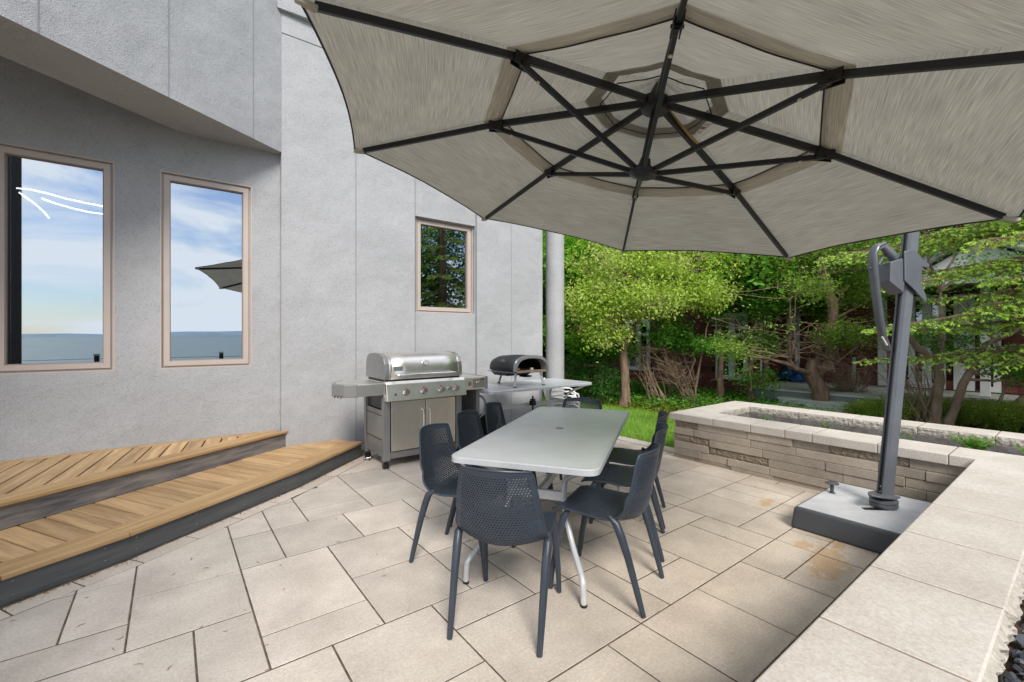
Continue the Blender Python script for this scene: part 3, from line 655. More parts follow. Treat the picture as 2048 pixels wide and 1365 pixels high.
# ------------------------------------------------------------------ parasol
RU = 1.9; sU = RU/1.6
cU = np.array([1.876*sU, 1.387*sU, HC+(2.19-1.42)*sU]); nU = np.array([.146, -.103, 1.]); nU /= np.linalg.norm(nU)
e1 = np.cross([0, 1, 0], nU); e1 /= np.linalg.norm(e1); e2 = np.cross(nU, e1); ph0 = 3.093; HH = .50
UM = empty('cantilever_parasol', (4.19, .96, 0), 0, 'large grey octagonal cantilever parasol with charcoal ribs on a slanted pole', 'parasol')
def rib_pt(k, s): a = ph0-k*pi/4; base = cU+RU*s*(math.cos(a)*e1+math.sin(a)*e2); return base+nU*(HH*(1-s)+.035*math.sin(pi*s))
def upart(mb, name, m, par=None, **k):
    o = mb.build(name, m, None, **k); o.parent = par or UM
    if par is None: o.location = (-4.19, -.96, 0)
    return o
def canopy_mat(name, c, c2, tr):
    m = bpy.data.materials.new(name); m.use_nodes = True; t = m.node_tree; n = t.nodes; l = t.links; b = n['Principled BSDF']; b.inputs['Roughness'].default_value = .95; b.inputs['Specular IOR Level'].default_value = .05
    uv = n.new('ShaderNodeUVMap'); mp = n.new('ShaderNodeMapping'); mp.inputs['Scale'].default_value = (5.5, 190, 1); l.new(uv.outputs[0], mp.inputs[0])
    nz = n.new('ShaderNodeTexNoise'); nz.inputs['Scale'].default_value = 1; nz.inputs['Detail'].default_value = 1; nz.inputs['Roughness'].default_value = .5; l.new(mp.outputs[0], nz.inputs[0])
    mp2 = n.new('ShaderNodeMapping'); mp2.inputs['Scale'].default_value = (2, 6, 1); l.new(uv.outputs[0], mp2.inputs[0]); nb = n.new('ShaderNodeTexNoise'); nb.inputs['Scale'].default_value = 1; nb.inputs['Detail'].default_value = 3; l.new(mp2.outputs[0], nb.inputs[0])
    s = n.new('ShaderNodeMath'); s.operation = 'MULTIPLY_ADD'; s.inputs[1].default_value = .35; l.new(nb.outputs[0], s.inputs[0]); l.new(nz.outputs[0], s.inputs[2])
    r = n.new('ShaderNodeValToRGB'); r.color_ramp.elements[0].position = .38; r.color_ramp.elements[1].position = .92; r.color_ramp.elements[0].color = (*c2, 1); r.color_ramp.elements[1].color = (*c, 1)
    l.new(s.outputs[0], r.inputs[0]); l.new(r.outputs[0], b.inputs['Base Color']); tl = n.new('ShaderNodeBsdfTranslucent'); l.new(r.outputs[0], tl.inputs[0]); ms = n.new('ShaderNodeMixShader'); ms.inputs[0].default_value = tr
    bp = n.new('ShaderNodeBump'); bp.inputs['Strength'].default_value = .2; bp.inputs['Distance'].default_value = .008; l.new(nb.outputs[0], bp.inputs['Height']); l.new(bp.outputs[0], b.inputs['Normal']); l.new(bp.outputs[0], tl.inputs['Normal'])
    l.new(b.outputs[0], ms.inputs[1]); l.new(tl.outputs[0], ms.inputs[2]); l.new(ms.outputs[0], n['Material Output'].inputs[0]); return m
CAN = canopy_mat('canopy_weave', (.41, .39, .33), (.235, .22, .183), .31); CANB = canopy_mat('canopy_double_weave', (.74, .70, .60), (.42, .395, .33), .42)
def canopy_pt(k, s, t, drop=0):
    sc = 4*t*(1-t); s2 = s*(1-.024*sc*max(0, (s-.5)*2)**1) if s > .5 else s
    p = rib_pt(k, s2)*(1-t)+rib_pt(k+1, s2)*t
    wr = .002*math.sin(k*2.3+t*11+s*5)*sc
    return p - nU*(.012*sc*math.sin(pi*min(1, s)) + drop + wr) + nU*.028
def strip(s0, s1, ns, ntt, drop=0, scal=0, drop1=None):
    mb = MB(); uvs = []
    for k in range(8):
        A = np.zeros((ns+1, ntt+1, 3))
        for i in range(ns+1):
            s = s0+(s1-s0)*i/ns; dd = drop if drop1 is None else drop+(drop1-drop)*i/ns
            for j in range(ntt+1):
                t = j/ntt; ss = s-scal*4*t*(1-t)*(i/ns); A[i, j] = canopy_pt(k, ss, t, dd); uvs.append(((t-.5)*ss*1.5+k*3, ss*1.8))
        mb.grid(A)
    return mb, uvs
cf, uvs = strip(.485, 1.0, 12, 16); can = upart(cf, 'canopy', CAN, smooth=True, uv=uvs, ang=60)
cf, uvs = strip(.17, .50, 8, 16, -.03, 0, .004); upart(cf, 'upper_canopy', CAN, smooth=True, uv=uvs, ang=60)
cf, uvs = strip(.0015, .22, 5, 12, -.10, 0, -.03); upart(cf, 'vent_cap', CAN, smooth=True, uv=uvs, ang=60)
cf, uvs = strip(.485, .545, 3, 16, .010, .0); upart(cf, 'hem_band', CANB, smooth=True, uv=uvs, ang=60)
PIPE = mat('dark_piping', (.03, .03, .032), .8)
def ring(s, drop, r, name):
    mb = MB()
    for k in range(8): mb.tube([canopy_pt(k, s, j/14, drop) for j in range(15)], r, 5)
    upart(mb, name, PIPE)
ring(1.0, .002, .005, 'rim_piping'); ring(.484, .012, .004, 'band_piping'); ring(.17, .012, .0035, 'vent_piping')
hub = cU+nU*(HH); Q = Vector(nU).to_track_quat('Z', 'Y').to_matrix()
upart(MB().lathe([(.03, -.06), (.075, -.05), (.085, -.03), (.085, .02), (.05, .04), (.02, .12)], 24, hub-nU*.02, Q), 'top_hub', RIBM, smooth=True)
run = cU+nU*.06
upart(MB().lathe([(.025, -.04), (.04, -.035), (.078, -.018), (.085, -.005), (.085, .012), (.05, .02), (.035, .05), (.03, .08)], 24, run, Q), 'runner_hub', RIBM, smooth=True)
upart(MB().tube([run-nU*.0, hub], .017, 12), 'hub_tube', RIBM, smooth=True)
for k in range(8):
    a = ph0-k*pi/4; od = math.cos(a)*e1+math.sin(a)*e2
    rb = upart(MB().bar(rib_pt(k, .035)-nU*.012, rib_pt(k, .5)-nU*.012, .026, .038, up=nU).bar(rib_pt(k, .495)-nU*.012, rib_pt(k, .965)-nU*.004, .022, .032, up=nU), 'rib', RIBM, bevel=.003)
    j = rib_pt(k, .5)-nU*.035
    sb = MB().bar(run+od*.06-nU*.0, j, .020, .028, up=nU); st = upart(sb, 'strut', RIBM, None, bevel=.002)
    jb = MB(); tdir = np.cross(nU, od)
    for s_ in (-1, 1): jb.bar(j+tdir*.017*s_-od*.045+nU*.008, j+tdir*.017*s_+od*.045+nU*.008, .006, .055, up=nU)
    jb.tube([j-tdir*.026, j+tdir*.026], .007, 8); b = jb.build('bracket', BLKM, st)
    w = j*.87+(run+od*.06)*.13; MB().lathe([(.004, -.004), (.009, 0), (.009, .006), (.004, .010)], 10, w-nU*.019, Q).build('stud', mat('cream_plastic', (.62, .58, .48), .5), st)
    tp = rib_pt(k, .985); upart(MB().bar(tp-od*.05, tp+od*.028, .03, .022, up=nU), 'tip_cover', CANB, bevel=.006)
# strap and care labels under the vent
TAN = mat('tan_strap', (.42, .26, .10), .8)
def under(k, s, t, d=.02): return canopy_pt(k, s, t, d)
mb = MB(); sp = [under(4, .05, .15, .02), under(4, .12, .12, .035), under(4, .19, .13, .05), under(4, .24, .15, .055), under(4, .25, .2, .05)]
for i in range(4): mb.bar(sp[i], sp[i+1], .020, .004, up=nU)
upart(mb, 'strap', TAN)
LBL = mat('white_label', (.72, .71, .68), .7); INK = mat('label_print', (.12, .11, .11), .8)
for q, (px_, py_) in enumerate(((1400, 264), (1414, 249))):
    r_ = ray(px_, py_); tt = np.dot(cU+nU*HH*.72-CAM, nU)/np.dot(r_, nU); p = CAM+r_*tt; dirx = unit((G(1425, 240, p[2])-G(1393, 270, p[2]))[None])[0]
    dy = np.cross(nU, dirx); L_, h_ = .055, .034
    lb = upart(MB().add([p-dirx*L_/2-dy*h_/2, p+dirx*L_/2-dy*h_/2, p+dirx*L_/2+dy*h_/2, p-dirx*L_/2+dy*h_/2], [(0, 1, 2, 3)]), 'care_label', LBL, solid=.0015)
    pb = MB()
    for e in range(3):
        o_ = p-nU*.0015+dy*h_*(.28-.28*e); pb.bar(o_-dirx*L_*.3, o_+dirx*L_*(.3-.15*random.random()), .003, .001, up=nU)
    pb.build('print', RED if q == 0 else INK, lb)
# pole
PB = Vector((4.19, .96, .165)); PT0 = Vector((4.50, .87, 2.15)); pd = (PT0-PB).normalized(); PT = PB+pd*2.75
ca = math.radians(138); cn = Vector((math.cos(ca), math.sin(ca), 0)); cn = (cn-pd*cn.dot(pd)).normalized(); cs_ = pd.cross(cn)
def sect(mb, poly, p, q):
    n = len(poly); vs = [p+cn*a+cs_*b for a, b in poly]+[q+cn*a+cs_*b for a, b in poly]
    mb.add(vs, [tuple(range(n-1, -1, -1)), tuple(range(n, 2*n))]+[(i, (i+1) % n, n+(i+1) % n, n+i) for i in range(n)])
a_, b_ = .040, .042
mb = MB(); sect(mb, [(a_, -.030), (a_, -.016), (a_-.022, -.016), (a_-.022, .016), (a_, .016), (a_, .030), (.022, b_), (-.03, b_), (-a_, .03), (-a_, -.03), (-.03, -b_), (.022, -b_)], PB+pd*.05, PT)
upart(mb, 'pole', POLEM, bevel=.002)
mb = MB(); sect(mb, [(a_-.008, -.0155), (a_-.008, .0155), (a_-.021, .0155), (a_-.021, -.0155)], PB+pd*.06, PT-pd*.01); upart(mb, 'track', BLKM)
mb = MB()
for z in (.10, .14): q = PB+pd*z+cn*(a_-.008); mb.lathe([(.001, 0), (.006, 0), (.006, .004), (.001, .005)], 10, q, cn.to_track_quat('Z', 'Y').to_matrix())
upart(mb, 'bolt', ALU)
# foot collar with pedal
mb = MB(); mb.lathe([(.082, 0), (.086, .01), (.086, .024), (.078, .028), (.078, .034), (.086, .038), (.086, .055), (.07, .062)], 32, PB); upart(mb, 'collar', POLEM, smooth=True)
mb = MB(); pv = Vector((-.97, .20, 0)).normalized(); pr = Vector((-pv.y, pv.x, 0))
pts = [pv*-.07+pr*.075, pv*.03+pr*.082, pv*.13+pr*.05, pv*.185+pr*.01, pv*.185-pr*.01, pv*.11-pr*.05, pv*.03-pr*.082, pv*-.07-pr*.075]
n8 = len(pts); z0 = .235
mb.add([Vector((PB.x, PB.y, z0+.0*(i)))+p+Vector((0, 0, .03*max(0, p.dot(pv))/.18)) for i, p in enumerate(pts)]+[Vector((PB.x, PB.y, z0+.014))+p+Vector((0, 0, .03*max(0, p.dot(pv))/.18)) for p in pts],
       [tuple(range(n8)), tuple(range(2*n8-1, n8-1, -1))]+[((i+1) % n8, i, n8+i, n8+(i+1) % n8) for i in range(n8)]); upart(mb, 'pedal', POLEM, bevel=.004)
# crank housing and handle
hc = WX(1803, 560, 1)*0
def on_pole(px_, py_):     # point on the pole axis seen at a pixel height
    best = min((abs((lambda q: HY-FOC*(q[2]-HC)/(q @ FW))(np.array(PB+pd*t))-py_), t) for t in np.linspace(.2, 2.6, 481)); return PB+pd*best[1]
h0 = on_pole(0, 505); h1 = on_pole(0, 592)
out = Vector((-.80, .60, 0)); out = (out-pd*out.dot(pd)).normalized(); sid = pd.cross(out)
def plate(mb, poly, off, th):
    n = len(poly); f = lambda a, b, c: h1+out*a+pd*b+sid*c
    mb.add([f(a, b, off) for a, b in poly]+[f(a, b, off+th) for a, b in poly], [tuple(range(n)), tuple(range(2*n-1, n-1, -1))]+[((i+1) % n, i, n+i, n+(i+1) % n) for i in range(n)])
hs_poly = [(.06, .33), (.02, .335), (-.05, .27), (-.098, .245), (-.103, .222), (-.092, .212), (-.050, .215), (-.052, .09), (-.104, -.01), (-.106, -.035), (-.090, -.042), (.01, .045), (.075, .09), (.10, .31)]
mb = MB(); plate(mb, hs_poly, -.074, .012); plate(mb, hs_poly, .062, .012); plate(mb, [(.06, .0), (.175, .07), (.185, .22), (.10, .26), (.06, .25)], -.062, .124); upart(mb, 'crank_housing', POLEM, bevel=.012, seg=3)
mb = MB(); 
for (a, b) in ((.045, .30), (-.085, .228), (-.085, -.015), (.02, .08)): mb.tube([h1+out*a+pd*b-sid*.076, h1+out*a+pd*b-sid*.073], .007, 10)
upart(mb, 'housing_bolt', BLKM)
e_ = h1+out*.10+pd*.27; k0 = h1+out*.20+pd*.35
upart(MB().tube([e_, e_*.45+k0*.55, k0], [.034, .034, .026], 16), 'crank_drum', POLEM, smooth=True)
# arched handle through pixels at the housing depth
dH = float(np.array(h1+out*.24) @ FW)
hp = [AT(1770, 487, dH), AT(1752, 494, dH), AT(1745, 508, dH), AT(1747, 545, dH), AT(1752, 590, dH), AT(1759, 640, dH), AT(1765, 672, dH), AT(1774, 692, dH), AT(1780, 702, dH)]
mb = MB()
for i in range(len(hp)-1):
    pass
hp2 = [Vector(p) for p in hp]; mb.tube(hp2, [.020, .034, .042, .041, .039, .037, .034, .027, .014], 12, squash=.6); upart(mb, 'handle', POLEM, smooth=True)
mb = MB(); mb.tube([AT(1764, 674, dH-.024), AT(1770, 684, dH-.024), AT(1774, 691, dH-.024)], .007, 8); upart(mb, 'handle_slot', mat('pale_gap', (.45, .47, .45), .6))
mb = MB(); mb.tube([AT(1735, 537, dH-.01), AT(1752, 538, dH)], [.014, .008], 10, squash=.6); mb.tube([AT(1757, 530, dH+.02), AT(1765, 516, dH+.03), AT(1774, 508, dH+.04)], .009, 8); upart(mb, 'tilt_lever', POLEM, smooth=True)
# boom above the canopy
tp = Vector(hub+nU*.16)
mb = MB(); mb.tube([PT-pd*.03, PT*.8+tp*.2+Vector((0, 0, .16)), PT*.45+tp*.55+Vector((0, 0, .26)), tp*.93+PT*.07+Vector((0, 0, .15)), tp], .04, 12, squash=.8); upart(mb, 'boom', POLEM, smooth=True)
# base
BS = empty('parasol_base', (4.14, .955, 0), 0, 'square dark grey weighted base with dusty, painted sky-lit top carrying the parasol pole', 'parasol base')
bm_ = MB(); x0, x1, y0, y1 = 3.665-4.14, 4.615-4.14, .575-.955, 1.39-.955
bm_.add([(x0, y0, 0), (x1, y0, 0), (x1, y1, 0), (x0, y1, 0), (x0+.018, y0+.018, .158), (x1-.018, y0+.018, .158), (x1-.018, y1-.018, .158), (x0+.018, y1-.018, .158)], [(0, 3, 2, 1), (4, 5, 6, 7), (0, 1, 5, 4), (1, 2, 6, 5), (2, 3, 7, 6), (3, 0, 4, 7)])
bm_.build('base_body', BASEM, BS, bevel=.02, seg=4)
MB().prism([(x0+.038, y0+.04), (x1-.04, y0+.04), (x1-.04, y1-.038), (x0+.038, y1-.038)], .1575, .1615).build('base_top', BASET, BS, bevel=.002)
MB().prism([(-.14, .07), (-.11, .10), (.0, .02), (.13, -.03), (.135, -.05), (.10, -.065), (-.02, -.04)], .161, .1635).build('slot', BLKM, BS)
kb = G(1664, 986, .162)-np.array([4.14, .955, 0])
MB().lathe([(.024, .162), (.024, .165), (.013, .168), (.013, .225), (.018, .228), (.046, .236), (.047, .242), (.03, .25), (.005, .252)], 24, (kb[0], kb[1], 0)).build('knob', BASEM, BS, smooth=True)
# ------------------------------------------------------------------ dining chairs
prof = [(.255, .428), (.235, .441), (.20, .448), (.10, .447), (0, .440), (-.10, .437), (-.155, .441), (-.195, .458), (-.222, .492), (-.240, .545), (-.256, .62), (-.270, .70), (-.283, .775), (-.292, .812)]
hwid = [.185, .200, .208, .214, .219, .223, .225, .225, .222, .216, .206, .193, .179, .165]
pl_ = np.array(prof); sl_ = np.concatenate([[0], np.cumsum(np.linalg.norm(np.diff(pl_, axis=0), axis=1))])
def chair_pt(u, s):
    y = np.interp(s, sl_, pl_[:, 0]); z = np.interp(s, sl_, pl_[:, 1]); h = np.interp(s, sl_, hwid); bk = min(1, max(0, (z-.45)/.12)); seat = 1-bk
    mid = max(0, 1-abs(s-sl_[7])/.16)
    return (u*h, y+.062*u*u*bk+.05*u*u*mid, z+.012*abs(u)**3*seat+.018*mid*u*u-.022*mid*(1-u*u) - (.012*u*u if s > sl_[-1]-.02 else 0))
def shell(s0, s1, name, parent, mu, mv, first):
    mb = MB(); nu = 28; nv = int((s1-s0)/.0114); ix = {}
    def V(a, b):
        key = (round(a, 4), round(b, 4))
        if key not in ix: ix[key] = len(mb.v); mb.v.append(chair_pt(-1+2*a/nu, s0+(s1-s0)*b/nv))
        return ix[key]
    def cell(a, b, j, hole):
        m_ = (a+b)/2; o = [V(a, j), V(m_, j), V(b, j), V(b, j+.5), V(b, j+1), V(m_, j+1), V(a, j+1), V(a, j+.5)]
        if not hole: mb.f.append(tuple(o)); return
        r = .37; inn = [V(m_+r*p, j+.5+r*1.02*q) for p, q in ((-.62, -.62), (0, -1), (.62, -.62), (1, 0), (.62, .62), (0, 1), (-.62, .62), (-1, 0))]
        for k in range(8): mb.f.append((o[k], o[(k+1) % 8], inn[(k+1) % 8], inn[k]))
    for j in range(nv):
        off = .5*(j % 2)
        if off: cell(0, .5, j, False); cell(nu-.5, nu, j, False)
        for i in range(nu-(1 if off else 0)): cell(i+off, i+off+1, j, mu <= i+off+.5 < nu-mu and mv[0] <= j < nv-mv[1])
    mb.mi = [0]*len(mb.f); return mb.build(name, PLA, parent, solid=.0065)
CH = empty('patio_chair', (0, 0, 0), 0, '', 'chair')
sb = sl_[7]
shell(0, sb, 'seat', CH, 1.6, (2, 0), 0); shell(sb, sl_[-1], 'backrest', CH, 1.6, (0, 3), 0)
rim = MB()
ss = np.linspace(0, sl_[-1], 40); path = [chair_pt(-1, s) for s in ss]+[chair_pt(u, sl_[-1]) for u in np.linspace(-.9, .9, 13)]+[chair_pt(1, s) for s in ss[::-1]]+[chair_pt(u, 0) for u in np.linspace(.9, -.9, 9)]+[chair_pt(-1, 0)]
rim.tube(path, .0062, 8); rim.build('rim', PLA, CH, smooth=True)
for sx in (-1, 1):
    MB().tube([(sx*.185, .165, .442), (sx*.198, .185, .405), (sx*.204, .205, .33), (sx*.212, .245, .12), (sx*.215, .258, 0)], [.014, .020, .019, .0155, .0135], 12).build('leg', PLA, CH, smooth=True)
    MB().tube([(sx*.222, -.085, .475), (sx*.226, -.125, .445), (sx*.224, -.15, .385), (sx*.221, -.185, .28), (sx*.217, -.235, .10), (sx*.215, -.262, 0)], [.010, .021, .0215, .019, .016, .0135], 12).build('leg', PLA, CH, smooth=True)
MB().bar((-.19, .17, .432), (.19, .17, .432), .02, .012).build('under_rail', PLA, CH)
chairs = [('chair alone at the near end of the metal table, back to the camera', 1.38, 1.83, 37-90),
          ('nearest of the three chairs on the grill side of the table', 1.52, 2.50, -60-90),
          ('middle chair of the three on the grill side of the table', 1.98, 2.82, -59-90),
          ('farthest chair of the three on the grill side, before the gas bottle', 2.42, 3.09, -57-90),
          ('chair alone at the far end of the metal table, facing the camera', 2.98, 2.90, 214-90),
          ('nearest of the three chairs on the planter side, pulled out furthest', 2.00, 1.715, 112-90),
          ('middle chair of the three on the planter side of the table', 2.50, 2.0, 123.5-90),
          ('farthest chair of the three on the planter side of the table', 2.93, 2.28, 123.5-90)]
for k, (lb, x, y, a) in enumerate(chairs):
    c = CH if k == 0 else copy_tree(CH)
    c.location = (x, y, 0.003); c.rotation_euler = (0, 0, math.radians(a)); tag(c, 'dark perforated '+lb, 'chair', 'perforated plastic chairs round the table')
# ------------------------------------------------------------------ metal tables
def perf_mat():
    m = mat('perforated_sheet', (.70, .73, .73), .38, metal=.15, var=.12, vscale=5); t = m.node_tree; n = t.nodes; l = t.links; b = n['Principled BSDF']
    co = n.new('ShaderNodeTexCoord').outputs['Object']; sp = n.new('ShaderNodeSeparateXYZ'); l.new(co, sp.inputs[0]); o = []
    for i in (0, 1):
        a = n.new('ShaderNodeMath'); a.operation = 'MULTIPLY'; a.inputs[1].default_value = 2*pi/.021; l.new(sp.outputs[i], a.inputs[0]); s = n.new('ShaderNodeMath'); s.operation = 'SINE'; l.new(a.outputs[0], s.inputs[0]); o.append(s)
    p = n.new('ShaderNodeMath'); p.operation = 'MULTIPLY'; l.new(o[0].outputs[0], p.inputs[0]); l.new(o[1].outputs[0], p.inputs[1])
    r = n.new('ShaderNodeMapRange'); r.inputs[1].default_value = .28; r.inputs[2].default_value = .5; l.new(p.outputs[0], r.inputs[0])
    old = b.inputs['Base Color'].links[0].from_socket; mi = n.new('ShaderNodeMix'); mi.data_type = 'RGBA'; l.new(r.outputs[0], mi.inputs[0]); l.new(old, mi.inputs[6]); mi.inputs[7].default_value = (.30, .33, .33, 1); l.new(mi.outputs[2], b.inputs['Base Color']); return m
PERF = perf_mat()
def round_rect(L, Wd, r, n=6):
    o = []
    for cx_, cy_, a in ((L-r, Wd-r, 0), (-L+r, Wd-r, 90), (-L+r, -Wd+r, 180), (L-r, -Wd+r, 270)):
        for k in range(n+1): t = math.radians(a+90*k/n); o.append((cx_+r*math.cos(t), cy_+r*math.sin(t)))
    return o
def metal_table(loc, rz, L, Wd, Ht, label, perf):
    t = empty('metal_table', loc, math.radians(rz), label, 'table')
    A = round_rect(L, Wd, .07); B = round_rect(L-.022, Wd-.022, .055); n = len(A)
    MB().prism(B, Ht-.012, Ht-.001).build('table_top', PERF if perf else ALU, t)
    mb = MB(); ring_ = [(A, Ht-.034), (A, Ht-.006), (round_rect(L-.006, Wd-.006, .066), Ht), (B, Ht), (B, Ht-.03)]
    vs = [(p[0], p[1], z) for R_, z in ring_ for p in R_]; mb.add(vs, [(a*n+i, a*n+(i+1) % n, (a+1)*n+(i+1) % n, (a+1)*n+i) for a in range(4) for i in range(n)]+[(4*n+i, 4*n+(i+1) % n, (i+1) % n, i) for i in range(n)])
    mb.build('table_rim', ALU, t, smooth=True)
    for sx in (-1, 1):
        for sy in (-1, 1):
            pts = [(L*.93, Wd*.86, Ht-.03), (L*.85, Wd*.74, Ht-.06), (L*.72, Wd*.52, Ht-.13), (L*.66, Wd*.43, Ht-.18), (L*.645, Wd*.40, Ht-.27), (L*.66, Wd*.43, Ht-.36), (L*.76, Wd*.58, Ht*.32), (L*.90, Wd*.76, Ht*.19), (L*.925, Wd*.79, Ht*.13), (L*.93, Wd*.80, 0)]
            # smooth by Catmull-Rom
            P_ = [Vector((x*sx, y*sy, z)) for x, y, z in pts]; Q_ = []
            for i in range(len(P_)-1):
                a, b, c, d = P_[max(i-1, 0)], P_[i], P_[i+1], P_[min(i+2, len(P_)-1)]
                for u in (0, .25, .5, .75): Q_.append(.5*((2*b)+(c-a)*u+(2*a-5*b+4*c-d)*u*u+(3*b-3*c+d-a)*u**3))
            Q_.append(P_[-1]); lg = MB().tube(Q_, .0165, 12).build('leg', ALU, t, smooth=True)
            f_ = P_[-1]; MB().lathe([(.018, 0), (.019, .004), (.019, .012), (.0165, .014)], 14, f_).build('foot_cap', BLKM, lg, smooth=True)
        MB().box((sx*L*.645-.012, -Wd*.42, Ht-.30), (sx*L*.645+.012, Wd*.42, Ht-.245)).build('end_bracket', ALU, t, bevel=.003)
    MB().box((-L*.63, -.013, Ht-.315), (L*.63, .013, Ht-.262)).build('cross_bar', ALU, t, bevel=.003)
    return t
T1 = metal_table((2.29, 2.415, 0), 33.3, .965, .425, .74, 'long silver perforated metal dining table with rounded corners, chairs all round', True)
MB().lathe([(.03, .7395), (.03, .7415), (.022, .7425), (.02, .741)], 24).build('parasol_hole_plug', mat('grey_plug', (.22, .23, .23), .5), T1)
T2 = metal_table((3.93, 4.80, 0), 0, .90, .415, .76, 'silver metal side table against the wall carrying the pizza oven', False)
b2 = MB().lathe([(.01, .40), (.012, .44), (.012, .475), (.046, .478), (.052, .487), (.052, .497), (.040, .502), (.046, .510), (.050, .520), (.046, .532), (.036, .538), (.040, .548), (.036, .562), (.012, .566), (.012, .60), (.006, .605)], 24).build('parasol_clamp', BLKM, T2, smooth=True); b2.location = (.02, -.1, 0); b2['label'] = 'black stacked disc clamp under the tabletop'
# ------------------------------------------------------------------ gas grill
GR = empty('gas_grill', (2.25, 4.9, 0), 0, 'large stainless steel gas grill with four main burner knobs and two cabinet doors', 'grill')
def gp(mb, name, m, par=GR, **k):
    o = mb.build(name, m, None, **k); o.parent = par
    if par is GR: o.location = (-2.25, -4.9, 0)
    return o
xl, xr, yf, yb = 1.80, 2.76, 4.60, 5.20
mb = MB()
for (xa, ya) in ((xl, yf), (xr-.075, yf), (xl, yb-.06), (xr-.075, yb-.06)): mb.box((xa, ya, .085), (xa+.075, ya+.06, .76))
mb.box((xl+.075, yf+.012, .10), (xr-.075, yf+.06, .17)); mb.box((xl+.012, yf+.06, .12), (xl+.03, yb-.06, .62)); mb.box((xr-.03, yf+.06, .12), (xr-.012, yb-.06, .70)); mb.box((xl+.02, yb-.03, .12), (xr-.02, yb-.012, .74)); mb.box((xl+.02, yf+.06, .12), (xr-.02, yb-.03, .14))
gp(mb, 'cabinet', GGR, bevel=.003)
gp(MB().box((xl+.075, yf+.008, .72), (xr-.075, yf+.05, .75)).box((xl+.03, yf+.07, .63), (xr-.03, yb-.05, .80)), 'firebox', BLKM)
gp(MB().box((xl+.006, yf+.062, .56), (xl+.0125, yb-.062, .565)).box((xl+.006, yf+.062, .30), (xl+.0125, yb-.062, .305)), 'side_seam', BLKM)
for (a, b, hx) in ((xl+.085, 2.283, 2.245), (2.289, xr-.09, 2.325)):
    d = gp(MB().box((a, yf-.008, .182), (b, yf+.012, .712)), 'cabinet_door', STEEL, bevel=.004)
    MB().tube([(hx, yf-.008, .60), (hx, yf-.035, .61), (hx, yf-.045, .60), (hx, yf-.045, .57), (hx, yf-.045, .30), (hx, yf-.035, .285), (hx, yf-.008, .29)], .0075, 10).build('door_handle', CHR, d, smooth=True)
# sloping control panel
mb = MB(); pz = [(yf-.085, .735), (yf-.075, .728), (yf+.03, .728), (yf+.03, .945), (yf-.02, .935), (yf-.045, .905)]
n6 = len(pz); X0, X1 = xl+.01, xr+.02
mb.add([(X0, y, z) for y, z in pz]+[(X1, y, z) for y, z in pz], [tuple(range(n6)), tuple(range(2*n6-1, n6-1, -1))]+[((i+1) % n6, i, n6+i, n6+(i+1) % n6) for i in range(n6)])
pan = gp(mb, 'control_panel', STEEL, bevel=.004)
pn = Vector((0, -.17, .045)).normalized(); pq = pn.to_track_quat('Z', 'Y').to_matrix()
def knob(x, z, r, par=pan, yy=None, flat=False):
    y_ = yy if yy is not None else yf-.085+(z-.735)*(.04/.17)-.001; nn = Vector((0, -1, .0)) if flat else Vector((0, -1, .235)).normalized(); q = nn.to_track_quat('Z', 'Y').to_matrix(); c = Vector((x, y_, z))
    MB().lathe([(r*1.18, 0), (r*1.18, .004), (r*1.05, .006)], 22, c, q).build('knob_ring', CHR, par, smooth=True)
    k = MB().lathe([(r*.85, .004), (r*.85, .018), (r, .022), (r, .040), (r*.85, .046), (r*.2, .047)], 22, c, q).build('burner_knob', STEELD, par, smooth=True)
    up = q @ Vector((0, 1, 0)); up = up if up.z > 0 else -up
    o_ = c+nn*.006+up*(r*1.25); MB().lathe([(r*.30, 0), (r*.30, .003)], 10, o_, q).build('red_mark', RED, par); o_ = c+nn*.047+up*(r*.5); MB().bar(o_-up*r*.3, o_+up*r*.45, .005, .003, up=nn).build('red_pointer', RED, par)
for x in (2.025, 2.235, 2.455, 2.645): knob(x, .815, .030)
knob(2.553, .822, .020)
MB().lathe([(.014, 0), (.014, .006), (.01, .009)], 16, Vector((1.905, yf-.069, .80)), pq).build('igniter_button', mat('button_blue', (.06, .10, .14), .3), pan)
# side shelves
mb = MB(); mb.prism([(1.50, yf-.04), (xl+.005, yf-.04), (xl+.005, yb-.08), (1.53, yb-.08), (1.40, 4.98), (1.36, 4.80), (1.42, 4.63)], .80, .925)
sh = gp(mb, 'side_shelf', STEEL, bevel=.008, seg=3)
gp(MB().prism([(1.50, yf-.043), (1.515, yf-.043), (1.515, yf-.02), (1.43, 4.65), (1.375, 4.80), (1.415, 4.97), (1.54, yb-.09), (1.53, yb-.075), (1.39, 4.99), (1.325, 4.80), (1.395, 4.615)], .796, .929), 'shelf_end_cap', GGR, bevel=.008, seg=3)
gp(MB().box((xr+.025, yf-.03, .775), (3.085, yb-.02, .925)), 'side_burner_shelf', STEEL, bevel=.006)
gp(MB().box((3.086, yf-.035, .772), (3.115, yb-.02, .928)), 'shelf_end_cap', GGR, bevel=.006)
for q_ in (.2, .45, .7): gp(MB().tube([(1.395-.07*q_, 4.615+.185*q_, .81), (1.385-.07*q_, 4.605+.185*q_, .79)], .006, 6), 'tool_hook', BLKM)
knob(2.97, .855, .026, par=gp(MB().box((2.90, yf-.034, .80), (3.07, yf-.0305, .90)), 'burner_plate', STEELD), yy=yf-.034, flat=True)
gp(MB().lathe([(.026, 0), (.026, .003)], 20, Vector((2.855, yf-.032, .85)), Vector((0, -1, 0)).to_track_quat('Z', 'Y').to_matrix()), 'round_cover', GGR)
gp(MB().box((3.005, yf-.0355, .893), (3.07, yf-.034, .905)), 'badge', BLKM)
